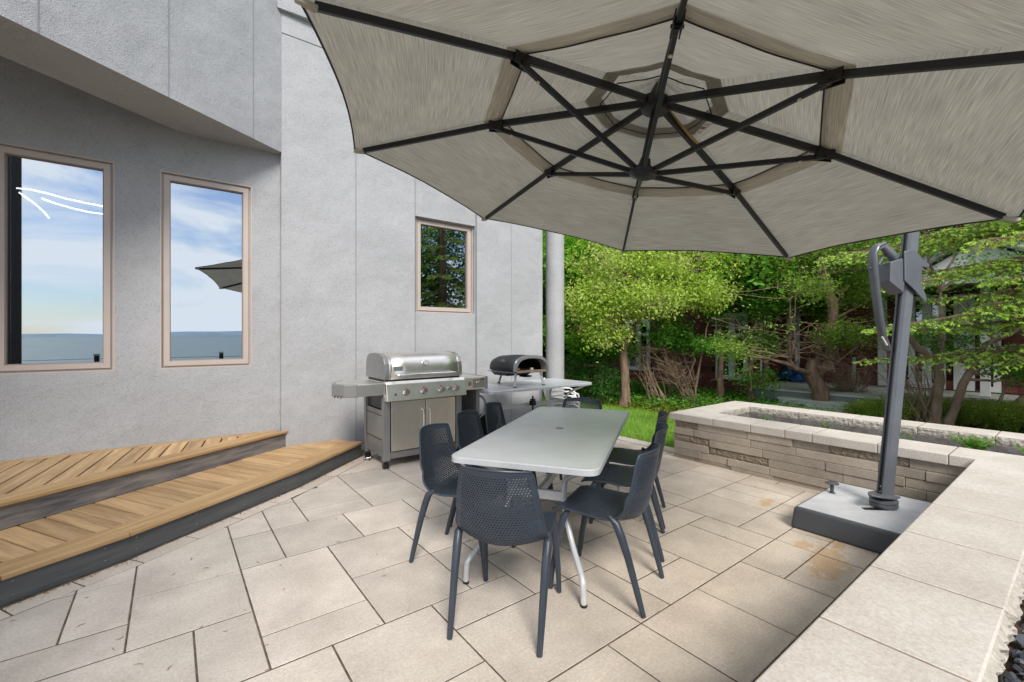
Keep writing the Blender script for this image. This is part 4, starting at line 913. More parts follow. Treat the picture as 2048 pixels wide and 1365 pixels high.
gp(MB().box((3.0, yf+.05, .05), (3.05, yb-.1, .775)).box((2.80, yb-.12, .12), (3.0, yb-.1, .775)), 'side_support', GGR, bevel=.003)
# lid: curved hood profile extruded in x
LP_ = [(4.585, .955), (4.578, 1.0), (4.580, 1.06), (4.592, 1.12), (4.62, 1.17), (4.67, 1.205), (4.75, 1.225), (4.90, 1.232), (5.04, 1.222), (5.11, 1.19), (5.145, 1.12), (5.155, .955)]
LX0, LX1 = 1.845, 2.715
mb = MB(); mb.grid(np.array([[(x, y, z) for y, z in LP_] for x in np.linspace(LX0, LX1, 5)])); lid = gp(mb, 'lid', STEEL, smooth=True, solid=.004, ang=50)
for (xa, xb, nm) in ((1.805, 1.855, 0), (2.70, 2.75, 1)):
    def scl(p, f): return (4.86+(p[0]-4.86)*f, .955+(p[1]-.955)*f)
    o1 = [scl(p, 1.02) for p in LP_]; n_ = len(o1); mb = MB()
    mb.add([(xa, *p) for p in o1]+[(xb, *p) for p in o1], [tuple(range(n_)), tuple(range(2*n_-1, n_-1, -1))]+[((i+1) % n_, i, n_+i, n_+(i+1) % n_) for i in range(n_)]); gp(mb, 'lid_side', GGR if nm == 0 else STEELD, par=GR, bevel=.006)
gp(MB().tube([(LX0+.02+(.004)*i, *[(p[0]-.004, p[1]) for p in LP_][i]) for i in range(7)], .005, 6), 'lid_edge_trim', CHR, smooth=True)
gp(MB().box((xl+.03, yf+.0, .925), (xr-.03, yb-.06, .958)), 'lid_gasket', BLKM)
gp(MB().tube([(1.93, 4.575, 1.0), (1.93, 4.53, 1.003), (1.95, 4.517, 1.003), (2.62, 4.517, 1.003), (2.64, 4.53, 1.003), (2.64, 4.575, 1.0)], .0125, 12), 'lid_handle', CHR, smooth=True)
gn = Vector((0, -.96, .25)).normalized(); gq = gn.to_track_quat('Z', 'Y').to_matrix(); gc = Vector((2.28, 4.588, 1.125))
gp(MB().lathe([(.036, 0), (.036, .012), (.030, .016), (.028, .014)], 24, gc, gq), 'thermometer', CHR, smooth=True)
gp(MB().lathe([(.027, .0145), (.001, .015)], 24, gc, gq), 'dial', WHT)
gp(MB().bar(gc+gn*.016-Vector((.012, 0, 0)), gc+gn*.016+Vector((.010, 0, .006)), .003, .001, up=gn), 'needle', BLKM)
bn = Vector((0, -1, .12)).normalized(); bc = Vector((1.955, 4.578, 1.07)); bx = Vector((1, 0, 0)); bz = bn.cross(bx)
mb = MB(); R_ = Matrix((bx, bz, bn)).transposed(); mb.box((-.055, -.024, -.006), (.055, .024, .006), 0, R_, bc); bdg = gp(mb, 'name_plate', GGR, bevel=.004)
mb = MB(); 
for i, w in enumerate((.012, .004, .010, .010, .004)): mb.box((-.040+i*.017, -.010, .0062), (-.040+i*.017+w, .012-(i % 2)*.008, .0075), 0, R_, bc)
mb.build('plate_lettering', CHR, bdg)
# castors
def castor(x, y, big=False):
    c = gp(MB().tube([(x, y, .05), (x, y, .09)], .014, 8).box((x-.02, y-.016, .04), (x+.02, y+.016, .062)), 'castor', BLKM, bevel=.004)
    for s_ in (-1, 1): MB().tube([(x+s_*.010, y, .032), (x+s_*.027, y, .032)], .032, 18).build('wheel', BLKM, c)
castor(xl+.035, yf+.03); castor(xl+.035, yb-.03); 
c = gp(MB().tube([(2.70, 4.66, .075), (2.745, 4.66, .075)], .075, 24), 'wheel', BLKM, bevel=.008); MB().tube([(2.694, 4.66, .075), (2.698, 4.66, .075)], .045, 20).build('hubcap', STEELD, c)
# gas bottle under a black cover by the grill
gb = empty('gas_bottle', (3.42, 5.02, 0), 0, 'small gas bottle in a black cover with white valve collar, between grill and wall', 'gas bottle')
mb = MB(); mb.lathe([(.15, 0), (.165, .04), (.168, .2), (.16, .29), (.12, .355), (.06, .375)], 28); mb.build('cover', mat('black_fabric', (.013, .013, .014), .8, bump=.6, bscale=9, bdist=.03), gb, smooth=True)
MB().lathe([(.055, .37), (.065, .38), (.065, .45), (.058, .455), (.055, .40)], 20).build('valve_collar', WHT, gb, smooth=True)
MB().tube([(0, -.06, .41), (0, -.085, .41)], .022, 12).build('valve_knob', BLKM, gb)
tag(MB().tube([(3.30, 5.35, .0), (3.27, 5.3, .35), (3.33, 5.22, .60), (3.36, 5.2, .74)], .008, 6).build('gas_hose', BLKM, smooth=True), 'thin black gas hose rising behind the gas bottle to the side table', 'hose')
tag(MB().tube([(1.86, 5.26, .02), (1.80, 5.22, .012), (1.84, 5.16, .03), (1.79, 5.12, .012), (1.86, 5.08, .03), (1.80, 5.04, .012), (1.76, 5.1, .012)], .011, 8).build('steel_chain', CHR, smooth=True), 'small heap of shiny chain by the rear grill castor', 'chain')
# ------------------------------------------------------------------ pizza oven
PO = empty('pizza_oven', (3.76, 4.80, .76), 0, 'black domed portable pizza oven with grey arched mouth on folding legs', 'pizza oven')
SHL = mat('oven_black_coat', (.012, .013, .015), .55, bump=.2, bscale=300, bdist=.001); ARC = mat('oven_grey_arch', (.30, .31, .33), .4, metal=.5)
def arch(w, h, n=18, p=2.7):
    o = []
    for k in range(n+1):
        a = pi*k/n; c, s_ = math.cos(a), math.sin(a); o.append((-w*math.copysign(abs(c)**(2/p), c), h*abs(s_)**(2/p)))
    return o
def ext(mb, prof, y0, y1, z0):
    mb.grid(np.array([[(x, y, z0+z) for x, z in prof] for y in (y0, y1)]))
zf = .205
mb = MB(); ys_ = [-.29, .05, .24, .33]; sc_ = [1, 1, .93, .80]
mb.grid(np.array([[(x*s_, y, zf+z*s_) for x, z in arch(.285, .20)] for y, s_ in zip(ys_, sc_)])); mb.add([(x*.80, .33, zf+z*.80) for x, z in arch(.285, .20)], [tuple(range(19))]); mb.build('shell', SHL, PO, smooth=True, solid=.008, ang=45)
mb = MB(); o1 = arch(.292, .207); i1_ = arch(.252, .168); mb.grid(np.array([[(x, y, zf+z) for x, z in pr_] for pr_, y in ((o1, -.285), (o1, -.315), (i1_, -.322), (i1_, -.20))])); mb.build('mouth_arch', ARC, PO, smooth=True, ang=40)
mb = MB(); mb.grid(np.array([[(x, y, zf+z) for x, z in arch(.25, .165)] for y in (-.20, .26)])); mb.add([(x, .26, zf+z) for x, z in arch(.25, .165)], [tuple(range(19))]); mb.build('chamber', BLKM, PO, smooth=True)
MB().box((-.25, -.31, zf-.012), (.25, .25, zf+.004)).build('baking_stone', mat('stone_board', (.40, .29, .20), .9, var=.4, vscale=12), PO)
MB().box((-.278, -.30, zf-.022), (.278, .30, zf-.0125)).build('floor_plate', ARC, PO)
mb = MB(); mb.add([(-.24, -.1, zf-.022), (.22, -.1, zf-.022), (.22, .3, zf-.022), (-.24, .3, zf-.022), (-.20, -.04, zf-.075), (.15, -.04, zf-.075), (.15, .26, zf-.075), (-.20, .26, zf-.075)], [(4, 7, 6, 5), (4, 5, 1, 0), (5, 6, 2, 1), (6, 7, 3, 2), (7, 4, 0, 3)]); mb.build('burner_tray', SHL, PO, bevel=.006)
MB().box((.04, -.12, zf-.10), (.16, .02, zf-.075)).build('gas_control', BLKM, PO, bevel=.01)
for (x, y, dx, dy) in ((-.225, -.25, -.01, 0), (.20, -.25, .05, 0), (-.05, .27, -.03, .05)):
    lg = MB().bar((x, y, zf-.02), (x+dx, y+dy, .006), .034, .012, up=(0, 1, 0)).build('folding_leg', ALU, PO, bevel=.004); MB().box((x+dx-.018, y+dy-.012, 0), (x+dx+.018, y+dy+.012, .012)).build('rubber_foot', BLKM, lg)
for (x, m_) in ((-.13, mat('copper_tone', (.55, .25, .12), .5)), (.10, WHT)): MB().box((x-.018, -.20, zf+.005), (x+.018, -.16, zf+.035)).build('burner_post', m_, PO, bevel=.004)
# ------------------------------------------------------------------ white stacked resin chairs beyond the side table
def resin_chair(loc, rz, label):
    r = empty('resin_chair', loc, rz, label, 'chair', 'stacked white resin chairs')
    A = np.array([[(x, y, .30+.012*math.cos(x*9)-.02*(y < -.12)) for y in np.linspace(-.20, .20, 7)] for x in np.linspace(-.21, .21, 7)]); MB().grid(A).build('seat', WHT, r, smooth=True, solid=.012)
    mb = MB()
    for x in (-.15, -.075, 0, .075, .15): mb.bar((x, .20, .30), (x*1.05, .30, .60), .035, .01, up=(0, 1, 0))
    mb.tube([(-.20, .20, .31), (-.21, .30, .58), (-.12, .315, .64), (0, .32, .655), (.12, .315, .64), (.21, .30, .58), (.20, .20, .31)], .018, 8); mb.build('backrest', WHT, r, smooth=True)
    for s_ in (-1, 1):
        MB().tube([(s_*.22, .25, .46), (s_*.25, .10, .48), (s_*.255, -.12, .47), (s_*.25, -.20, .43), (s_*.24, -.215, .36)], .02, 8, squash=.6).build('armrest', WHT, r, smooth=True)
        MB().tube([(s_*.24, -.215, .36), (s_*.22, -.20, .30), (s_*.235, -.24, 0)], [.02, .022, .016], 8).build('leg', WHT, r, smooth=True); MB().tube([(s_*.20, .20, .31), (s_*.21, .27, 0)], [.022, .016], 8).build('leg', WHT, r, smooth=True)
    return r
wc = AT(1128, 800, 7.3)
rc = resin_chair((wc[0], wc[1], 0), math.radians(52), 'white resin chair at the bottom of the stack behind the side table')
for k, w in enumerate(('second from the bottom of', 'second from the top of', 'topmost in')):
    c = copy_tree(rc); c.location = (wc[0], wc[1], .0+.065*(k+1)-.12); c['label'] = 'white resin chair '+w+' the stack behind the side table'
rc.location.z = -.12
for o in [rc]+[o for o in COL.objects if o.name.startswith('resin_chair.')]: o.location.z += .0
# ------------------------------------------------------------------ neighbour's house
def shingle_mat():
    m = mat('oxblood_shingle', (.24, .07, .06), .8, c2=(.13, .04, .037), vscale=4, island=.35, bump=.4, bscale=40, bdist=.01); return m
SHG = shingle_mat(); WTP = mat('white_trim', (.84, .85, .86), .5, var=.06, vscale=2); DKG = glass_mat('house_glass', .22, (.05, .055, .06))
RFM = mat('grey_roof_shingle', (.20, .21, .23), .9, var=.35, vscale=7, bump=.6, bscale=12, bdist=.02); DKW = mat('grey_green_decking', (.50, .52, .48), .8, var=.25, vscale=3); DKS = mat('deck_skirt', (.16, .20, .18), .8)
NB = empty('shingled_house', (11.5, 4, 0), 0, 'dark oxblood shingled house with white windows behind the trees', 'house')
def npart(mb, name, m, par=None, **k):
    o = mb.build(name, m, None, **k); o.parent = par or NB
    if par is None: o.location = (-11.5, -4, 0)
    return o
def shingled(name, xw, y0, y1, z0, z1, holes, thick=.25):
    mb = MB(); wall_with_holes(mb, 0, thick, y0, y1, z0, z1, holes); mb.v = [(xw+v[1]*1., v[0], v[2]) for v in mb.v]
    npart(mb, name, mat('siding_backing', (.03, .010, .010), .9)); mb = MB(); z = z0; row = 0
    while z < z1:
        y = y0-random.uniform(0, .2)
        while y < y1:
            w = random.uniform(.10, .24); a, b = max(y, y0), min(y+w, y1); y += w
            if b-a < .02: continue
            zt = min(z+.155, z1); cyy, czz = (a+b)/2, (z+zt)/2
            if any(h[0]-.02 < cyy < h[1]+.02 and h[2]-.02 < czz < h[3]+.02 for h in holes): continue
            g_ = .003; mb.add([(xw-.026, a+g_, z), (xw-.026, b-g_, z), (xw-.006, b-g_, zt), (xw-.006, a+g_, zt), (xw+.0, a+g_, z), (xw+.0, b-g_, z)], [(0, 3, 2, 1), (0, 1, 5, 4), (0, 4, 3), (1, 2, 5)])
        z += .14; row += 1
    npart(mb, 'shingle_siding', SHG)
def nwin(xw, y0, y1, z0, z1, label, mull=1, trans=.0):
    w = empty('window', (0, 0, 0), 0); w.parent = NB; w.location = (-11.5, -4, 0); w['label'] = label; f = .10; mb = MB()
    for a, b, c, d in ((y0, y1, z0, z0+f), (y0, y1, z1-f, z1), (y0, y0+f, z0+f, z1-f), (y1-f, y1, z0+f, z1-f)): mb.box((xw-.05, a, c), (xw+.06, b, d))
    for k in range(mull): yy = y0+(y1-y0)*(k+1)/(mull+1); mb.box((xw-.03, yy-.07, z0+f), (xw+.05, yy+.07, z1-f))
    if trans: mb.box((xw-.032, y0+f, z0+(z1-z0)*trans-.04), (xw+.052, y1-f, z0+(z1-z0)*trans+.04))
    mb.build('frame', WTP, w); MB().box((xw+.02, y0+f, z0+f), (xw+.03, y1-f, z1-f)).build('pane', DKG, w); return w
XA, XB = 10.9, 12.4
wa = WX(1433, 700, XA)[1]; wb = WX(1497, 700, XA)[1]; wc_ = WX(1254, 700, XA)[1]; wd_ = WX(1301, 700, XA)[1]
zA = WX(1433, 757, XA)[2]; zB = WX(1433, 628, XA)[2]; zC = WX(1254, 739, XA)[2]; zD = WX(1254, 640, XA)[2]
shingled('wall', XA, 4.75, 13, -.05, 5.6, [(wb, wa, zA, zB), (wd_, wc_, zC, zD)])
nwin(XA, wb, wa, zA, zB, 'white window left of the deck corner', 1, .66); nwin(XA, wd_, wc_, zC, zD, 'white window behind the slender trunk', 1, .70)
npart(MB().box((XA-.03, 4.62, -.05), (XA+.1, 4.75, 5.6)), 'corner_board', WTP)
dy0 = WX(1556, 700, 11.6)[1]
Y = lambda px_: WX(px_, 700, XB)[1]
doors = [(Y(1892), Y(1818), .36, 2.25), (Y(1950), Y(1908), .36, 2.25), (Y(2003), Y(1964), .36, 2.25), (Y(1556), Y(1528), .36, 2.2), (Y(1600), Y(1575), .4, 2.2)]
shingled('wall', XB, -7, 4.9, -.05, 4.6, doors)
for k, d in enumerate(doors): nwin(XB, *d, ['white glazed patio door right of the pole', 'white glazed door beyond the forked trunk', 'white narrow glazed door near the right edge', 'white glazed door beside the blue tarp', 'white sidelight by the blue tarp'][k], 1 if k in (0, 1) else 0)
npart(MB().box((XB-.06, Y(1775), .35), (XB+.02, Y(1757), 2.4)), 'porch_post', WTP)
npart(MB().box((XB-.9, Y(1775)-1.62, .35), (XB-.78, Y(1775)-1.5, 2.5)), 'porch_post', WTP)
npart(MB().box((XA+.1, 4.76, -.05), (XB+.2, 4.9, 5.6)), 'return_wall', SHG)
# low porch roof with white fascia on the right, gabled
npart(MB().box((XB-.38, -7, 2.42), (XB-.33, 2.35, 2.64)).box((XB-.33, -7, 2.42), (XB, 2.35, 2.45)), 'fascia', WTP)
mb = MB(); mb.add([(XB-.43, -7, 2.645), (XB-.43, 2.45, 2.645), (XB+.0, 2.45, 3.15), (XB+.0, -7, 3.15)], [(0, 1, 2, 3)]); npart(mb, 'porch_roof', RFM, solid=.05)
mb = MB(); gy = WX(1935, 600, XB-1.3)[1]; mb.add([(XB-1.3, gy+1.0, 2.35), (XB-1.3, gy-1.4, 2.35), (XB-1.3, gy-.1, 3.05)], [(0, 1, 2)]); npart(mb, 'gable', WTP, solid=.06)
mb = MB(); mb.add([(XB-1.45, gy+1.15, 2.33), (XB-1.45, gy-.1, 3.12), (XB+.3, gy-.1, 3.12), (XB+.3, gy+1.15, 2.33)], [(0, 1, 2, 3)]); mb.add([(XB-1.45, gy-1.55, 2.33), (XB-1.45, gy-.1, 3.12), (XB+.3, gy-.1, 3.12), (XB+.3, gy-1.55, 2.33)], [(0, 3, 2, 1)]); npart(mb, 'gable_roof', RFM, solid=.05)
mb = MB(); mb.add([(XA-.45, 4.5, 5.5), (XA-.45, 13.4, 5.5), (XA+4, 13.4, 7.8), (XA+4, 4.5, 7.8)], [(0, 3, 2, 1)]); mb.add([(XB-.4, -7.3, 4.5), (XB-.4, 4.6, 4.5), (XB+3, 4.6, 6.2), (XB+3, -7.3, 6.2)], [(0, 3, 2, 1)]); npart(mb, 'roof', RFM, solid=.12)
npart(MB().box((XA+.2, 4.9, 0), (XA+6, 12.9, 5.4)).box((XB+.6, -6.9, 0), (XB+5, 4.8, 4.5)), 'core', mat('dark_interior', (.02, .02, .02), .9))
# deck with steps
DKR = empty('wooden_deck', (11.4, 2, 0), 0, 'pale weathered deck with three steps in front of the shingled house', 'deck')
def dpart(mb, name, m, **k): o = mb.build(name, m, DKR, **k); o.location = (-11.4, -2, 0); return o
mb = MB(); x = 9.95
while x < XB-.03: mb.box((x, 2.15 if x < 10.9 else -7, .30), (x+.132, 4.62 if x < XA+.2 else 4.70, .335)); x += .138
dpart(mb, 'deck_boards', DKW)
dpart(MB().box((9.97, 2.17, -.05), (10.0, 4.60, .298)).box((10.0, 4.57, -.05), (10.88, 4.60, .298)).box((10.0, 2.17, -.05), (11.0, 2.20, .298)).box((10.93, -7, -.05), (10.96, 2.17, .298)), 'skirt', DKS)
for k in range(2): dpart(MB().box((9.97-.30*(k+1), 2.6, .20-.12*k-.03), (9.97-.30*k, 3.9, .20-.12*k)).box((9.97-.30*(k+1)+.02, 2.62, -.05), (9.97-.30*(k+1)+.05, 3.88, .17-.12*k)), 'step', DKW)
TRP = mat('blue_tarp', (.015, .10, .32), .45, var=.5, vscale=9); tp_ = AT(1575, 762, 11.0); A = np.zeros((24, 16, 3))
for i in range(24):
    for j in range(16):
        u, v = i/23*2-1, j/15*2-1; r2 = u*u+v*v; A[i, j] = (tp_[0]+v*.28+rng.normal(0, .012), tp_[1]+u*.42+rng.normal(0, .012), .335+max(0, 1-r2*.8)*.26*(1+.35*math.sin(u*9+v*3)*math.cos(v*7))+rng.random()*.03)
tag(MB().grid(A).build('tarp', TRP, solid=.004), 'crumpled blue tarp heaped on the deck by the white door', 'tarp')
ps_ = AT(1708, 770, 10.2); pst = empty('post', (ps_[0], ps_[1], .33), 0, 'short grey metal post standing on the deck right of the gnarled trunk', 'post'); MB().tube([(0, 0, 0), (0, 0, .62)], .035, 10).build('shaft', ALU, pst); MB().tube([(0, 0, .62), (0, 0, .65)], .042, 10).build('cap', BLKM, pst)
mb = MB(); q_ = AT(1635, 752, 10.8); cf_ = empty('deck_lounger', (q_[0], q_[1], .34), .3, 'dark folded lounger on the deck behind the gnarled trunk', 'lounger')
for k in range(7): mb.bar((-.35, -.5+k*.16, .25+.05*(k > 4)*(k-4)*2), (.35, -.5+k*.16, .25+.05*(k > 4)*(k-4)*2), .10, .02)
mb.build('slats', BLKM, cf_)
for a, b in ((-.3, -.45), (.3, -.45), (-.3, .45), (.3, .45)): MB().bar((a, b, 0), (a, b, .26), .04, .04).build('leg', BLKM, cf_)
# ------------------------------------------------------------------ trees
def wob(p, q, n, amp):
    p, q = Vector(p), Vector(q); L = (q-p).length; o = []; off = Vector((0, 0, 0))
    for i in range(n+1):
        t = i/n; off += Vector((random.gauss(0, 1), random.gauss(0, 1), random.gauss(0, .5)))*amp*L/n; o.append(p+(q-p)*t+off*(1-t*.3))
    o[0] = p; return o
def taper(n, a, b): return [a+(b-a)*i/n for i in range(n+1)]
def make_tree(name, label, cat, base, trunks, blobs, nclump, per, L, Wd, lm, clr=.16, bark=BARK, droop=.25, upb=.6, group=None, flat=.7, thr=.0, nsub=26, minz=None):
    """trunks: list of (points, r0, r1); blobs: (centre, radii, weight)"""
    base = Vector(base); root = empty(name, tuple(base), 0, label, cat, group); tb = MB(); ends = []
    for pts, r0, r1 in trunks:
        pts = [Vector(p) for p in pts]; full = []
        for a, b in zip(pts[:-1], pts[1:]): full += wob(a, b, 4, .06)[:-1]
        full.append(pts[-1]); full = [p-base for p in full]; n = len(full)-1; tb.tube(full, [max(r1, r*(1.35 if i == 0 else 1)) for i, r in enumerate(taper(n, r0, r1))], 9); ends.append([p for p in full[n//3:]])
    # clump centres
    cs = []; ws = np.array([b[2] for b in blobs], float); ws /= ws.sum(); tries = 0; ph = rng.random(3)*6
    while len(cs) < nclump and tries < nclump*40:
        tries += 1; c, r, _ = blobs[rng.choice(len(blobs), p=ws)]; d = rng.normal(size=3); d /= np.linalg.norm(d); p = np.array(c)+np.array(r)*d*(rng.random()**.38)
        if thr and math.sin(p[0]*2.9+ph[0])+math.sin(p[1]*3.1+ph[1])+math.sin(p[2]*3.7+ph[2]) < thr: continue
        if minz and p[2] < minz: continue
        cs.append(p)
    cs = np.array(cs)-np.array(base)
    allpts = [p for e in ends for p in e]
    bb = MB(); hubs = []
    for k in range(nsub):
        c = Vector(cs[rng.integers(len(cs))]); s = min(allpts, key=lambda q: (q-c).length*(.6+.4*random.random())+max(0, q.z-c.z)*1.2); m = wob(s, c, 6, .10); bb.tube(m, taper(6, .028, .006), 5, caps=False); hubs += m[2:]
    HB = np.array([tuple(h) for h in hubs]); 
    for c in cs[::2]:
        d = np.linalg.norm(HB-c, axis=1); h = HB[int(d.argmin())]; m = wob(h, c, 3, .12); bb.tube(m, taper(3, .008, .003), 3, caps=False)
    tb.build('trunk', bark, root, smooth=True, ang=80); bb.build('branches', bark, root)
    n = len(cs)*per; C = np.repeat(cs, per, 0)+rng.normal(size=(n, 3))*np.array([clr, clr, clr*flat]); D = rng.normal(size=(n, 3)); D[:, 2] = D[:, 2]*.45-droop; upv = rng.normal(size=(n, 3))*.55; upv[:, 2] += upb
    ll = L*rng.uniform(.6, 1.25, n); V, F = leaf_arrays(C, ll, ll*Wd/L*rng.uniform(.75, 1.2, n), D, upv, .12); fastmesh('crown', V, F, lm, root); return root
L_BR = leafmat('bright_green_leaf', [(.13, .33, .02), (.24, .54, .04), (.40, .70, .10)], .5)
L_YG = leafmat('yellow_green_leaf', [(.28, .46, .04), (.42, .61, .07), (.53, .68, .13), (.58, .62, .24)], .5)
L_MG = leafmat('mid_green_leaf', [(.07, .20, .02), (.14, .38, .04), (.26, .52, .08)], .45)
L_DG = leafmat('dark_green_leaf', [(.03, .10, .015), (.06, .21, .03), (.11, .30, .05)], .35)
def A3(x, y, d): return AT(x, y, d)
# bright maple left, behind the column
b = G(1152, 792); dd = float(b @ FW)
make_tree('maple_tree', 'tall bright green maple just right of the round column', 'tree', b, [([b, A3(1150, 700, dd), A3(1140, 600, dd), A3(1150, 380, dd)], .17, .05), ([A3(1153, 705, dd), A3(1175, 620, dd-.1), A3(1180, 450, dd-.3), A3(1200, 330, dd)], .10, .03)],
          [(A3(1130, 520, dd), (1.2, 1.2, 1.0), 3), (A3(1160, 400, dd), (1.8, 1.8, 1.4), 3), (A3(1118, 650, dd+.3), (.75, .8, .7), 1.6), (A3(1200, 690, dd-.6), (.75, .6, .35), 1.0), (A3(1230, 480, dd), (1.0, 1.0, .9), 2)], 520, 34, .10, .085, L_BR, clr=.17, thr=-.6)
# yellow-green flowering shrub tree in the middle
b = G(1249, 812); dd = float(b @ FW)
make_tree('flowering_tree', 'yellow green tree with pale blossom tips on a slender brown trunk left of the planter', 'tree', b, [([b, A3(1247, 720, dd), A3(1242, 640, dd), A3(1262, 560, dd)], .10, .05), ([A3(1246, 700, dd), A3(1300, 600, dd-.2), A3(1370, 530, dd-.3)], .06, .02), ([A3(1245, 680, dd), A3(1200, 600, dd-.2)], .05, .02)],
          [(A3(1250, 510, dd-.3), (1.15, 1.0, .55), 3), (A3(1380, 520, dd-.2), (1.2, .9, .55), 3), (A3(1205, 600, dd-.5), (.72, .6, .45), 2), (A3(1300, 600, dd-.5), (.9, .7, .34), 1.8), (A3(1400, 590, dd-.3), (.6, .5, .25), .9), (A3(1200, 665, dd-.5), (.42, .4, .26), .9), (A3(1330, 400, dd), (1.8, 1.4, .9), 2)], 800, 36, .075, .036, L_YG, clr=.15, thr=-.9, droop=.5)
b = A3(1340, 790, 9.9); b[2] = -.05; dd = 9.6
make_tree('shrub', 'loose leafy shrub with bare leaning stems left of the white house window', 'shrub', b, [([b, A3(1330, 700, dd), A3(1290, 620, dd)], .035, .012), ([b+np.array([.2, -.2, 0]), A3(1390, 720, dd), A3(1360, 650, dd)], .035, .012), ([b+np.array([.3, -.4, 0]), A3(1405, 700, dd), A3(1420, 640, dd)], .03, .01)],
          [(A3(1340, 665, dd), (.55, .5, .33), 2), (A3(1390, 690, dd), (.6, .55, .16), 1.4), (A3(1250, 690, dd-.1), (.35, .35, .3), .8)], 150, 34, .065, .036, L_MG, clr=.10)
# stems: bare multi-stem shrub
def bare_shrub(name, label, base, n, h, spread, lean=(0, 0), r0=.022, twigs=4, mt=TWIG):
    root = empty(name, tuple(base), 0, label, 'shrub'); mb = MB()
    for k in range(n):
        a = random.uniform(0, 6.28); s = Vector((random.gauss(0, .12), random.gauss(0, .12), 0)); e = Vector((math.cos(a)*spread*random.random()+lean[0], math.sin(a)*spread*random.random()+lean[1], h*random.uniform(.6, 1))); w = wob(s, e, 7, .10); r = r0*random.uniform(.35, 1); mb.tube(w, taper(7, r, .003), 5)
        for q in range(twigs):
            i = random.randint(3, 6); d = Vector((random.gauss(0, 1), random.gauss(0, 1), random.uniform(0, 1.2))).normalized()*random.uniform(.15, .45); mb.tube(wob(w[i], w[i]+d, 3, .15), taper(3, .005, .0015), 3)
    mb.build('stems', mt, root); return root
b = G(1385, 806); bare_shrub('bare_shrub', 'thicket of bare brown stems fanning left before the shingled wall', (b[0], b[1], -.05), 40, 1.35, .55, (-.25, .45), r0=.013, twigs=8)
b = G(1320, 806); bare_shrub('bare_shrub', 'few bare leaning stems right of the slender trunk', (b[0], b[1], -.05), 16, 1.5, .45, (-.15, .4), r0=.019, twigs=7)
b = G(1700, 815); bare_shrub('bare_shrub', 'bare twiggy bush right of the gnarled trunk', (b[0]-.2, b[1], -.05), 46, .95, .5, r0=.010, twigs=8)
b = G(1850, 850); bare_shrub('bare_shrub', 'sheaf of thin bare shoots at the foot of the forked tree', (b[0], b[1], -.05), 26, 1.5, .75, (-.1, .25), r0=.013, twigs=3, mt=BARKG)
b = G(1200, 806)
make_tree('evergreen_shrub', 'dense dark green shrub between the column and the slender trunk', 'shrub', (b[0], b[1], -.05), [([b, b+np.array([0, 0, .8])], .04, .02)], [(b+np.array([0, 0, .45]), (.55, .55, .5), 2), (b+np.array([-.2, .4, .75]), (.4, .4, .35), 1)], 170, 46, .045, .022, L_DG, clr=.09, upb=.3)
# small hawthorn
b = G(1503, 806); dd = float(b @ FW)
make_tree('hawthorn_tree', 'small leafy tree with thin upright trunk in front of the white window', 'tree', b, [([b, A3(1500, 740, dd), A3(1512, 690, dd), A3(1505, 600, dd)], .075, .03)],
          [(A3(1510, 610, dd), (.75, .7, .35), 2.4), (A3(1580, 570, dd), (.9, .8, .38), 2.4), (A3(1520, 690, dd-.1), (.35, .35, .25), .8), (A3(1500, 760, dd-.2), (.55, .5, .22), .5), (A3(1440, 620, dd), (.35, .3, .2), .6), (A3(1640, 610, dd), (.5, .5, .3), 1.2)], 460, 38, .058, .032, L_MG, clr=.12, thr=-.8, nsub=34)
# gnarled tree with sprawling bare branches
b = G(1645, 822); dd = float(b @ FW)
root = make_tree('gnarled_tree', 'gnarled thick leaning trunk with a tangle of bare branches left of the parasol pole', 'tree', b, [([b, A3(1640, 780, dd), A3(1622, 748, dd), A3(1628, 720, dd)], .155, .11), ([A3(1630, 745, dd), A3(1668, 725, dd), A3(1665, 640, dd), A3(1640, 520, dd), A3(1625, 380, dd)], .125, .06), ([A3(1622, 748, dd), A3(1590, 738, dd-.3), A3(1575, 715, dd-.4)], .055, .025)],
          [(A3(1640, 500, dd), (1.3, 1.2, .45), 3), (A3(1540, 520, dd+.3), (1.0, .9, .35), 2), (A3(1700, 560, dd+.3), (.9, .9, .4), 2.0), (A3(1600, 400, dd), (2.0, 2.0, .9), 3), (A3(1690, 600, dd+.5), (.6, .6, .3), 1), (A3(1500, 600, dd-.4), (.55, .5, .3), 1), (A3(1590, 580, dd-.6), (.7, .6, .28), 1.4), (A3(1720, 640, dd+.4), (.5, .5, .22), .8), (A3(1560, 650, dd-.7), (.75, .5, .22), 1.1), (A3(1690, 670, dd-.5), (.45, .4, .2), .7), (A3(1480, 690, dd-.5), (.4, .4, .2), .7)], 640, 34, .066, .024, leafmat('mossy_green_leaf', [(.10, .19, .02), (.20, .36, .04), (.34, .50, .08)], .45), clr=.14, thr=-.5, nsub=40)
mb = MB()
for k in range(30):
    s = AT(random.uniform(1600, 1690), random.uniform(640, 720), dd+random.uniform(-.2, .2)); e = AT(random.choice([random.uniform(1425, 1600), random.uniform(1600, 1780)]), random.uniform(620, 760), dd+random.uniform(-.9, .9)); w = wob(s, e, 8, .09); r = random.choice([.005, .006, .008, .022 if k < 6 else .007]); mb.tube([p-Vector(b) for p in w], taper(8, r, .002), 4)
    for q in range(6): i = random.randint(2, 8); d = Vector((random.gauss(0, 1), random.gauss(0, 1), random.gauss(0, .4))).normalized()*random.uniform(.15, .5); mb.tube([p-Vector(b) for p in wob(w[i], w[i]+d, 3, .15)], taper(3, .004, .0012), 3)
mb.build('dead_branches', TWIG, root)
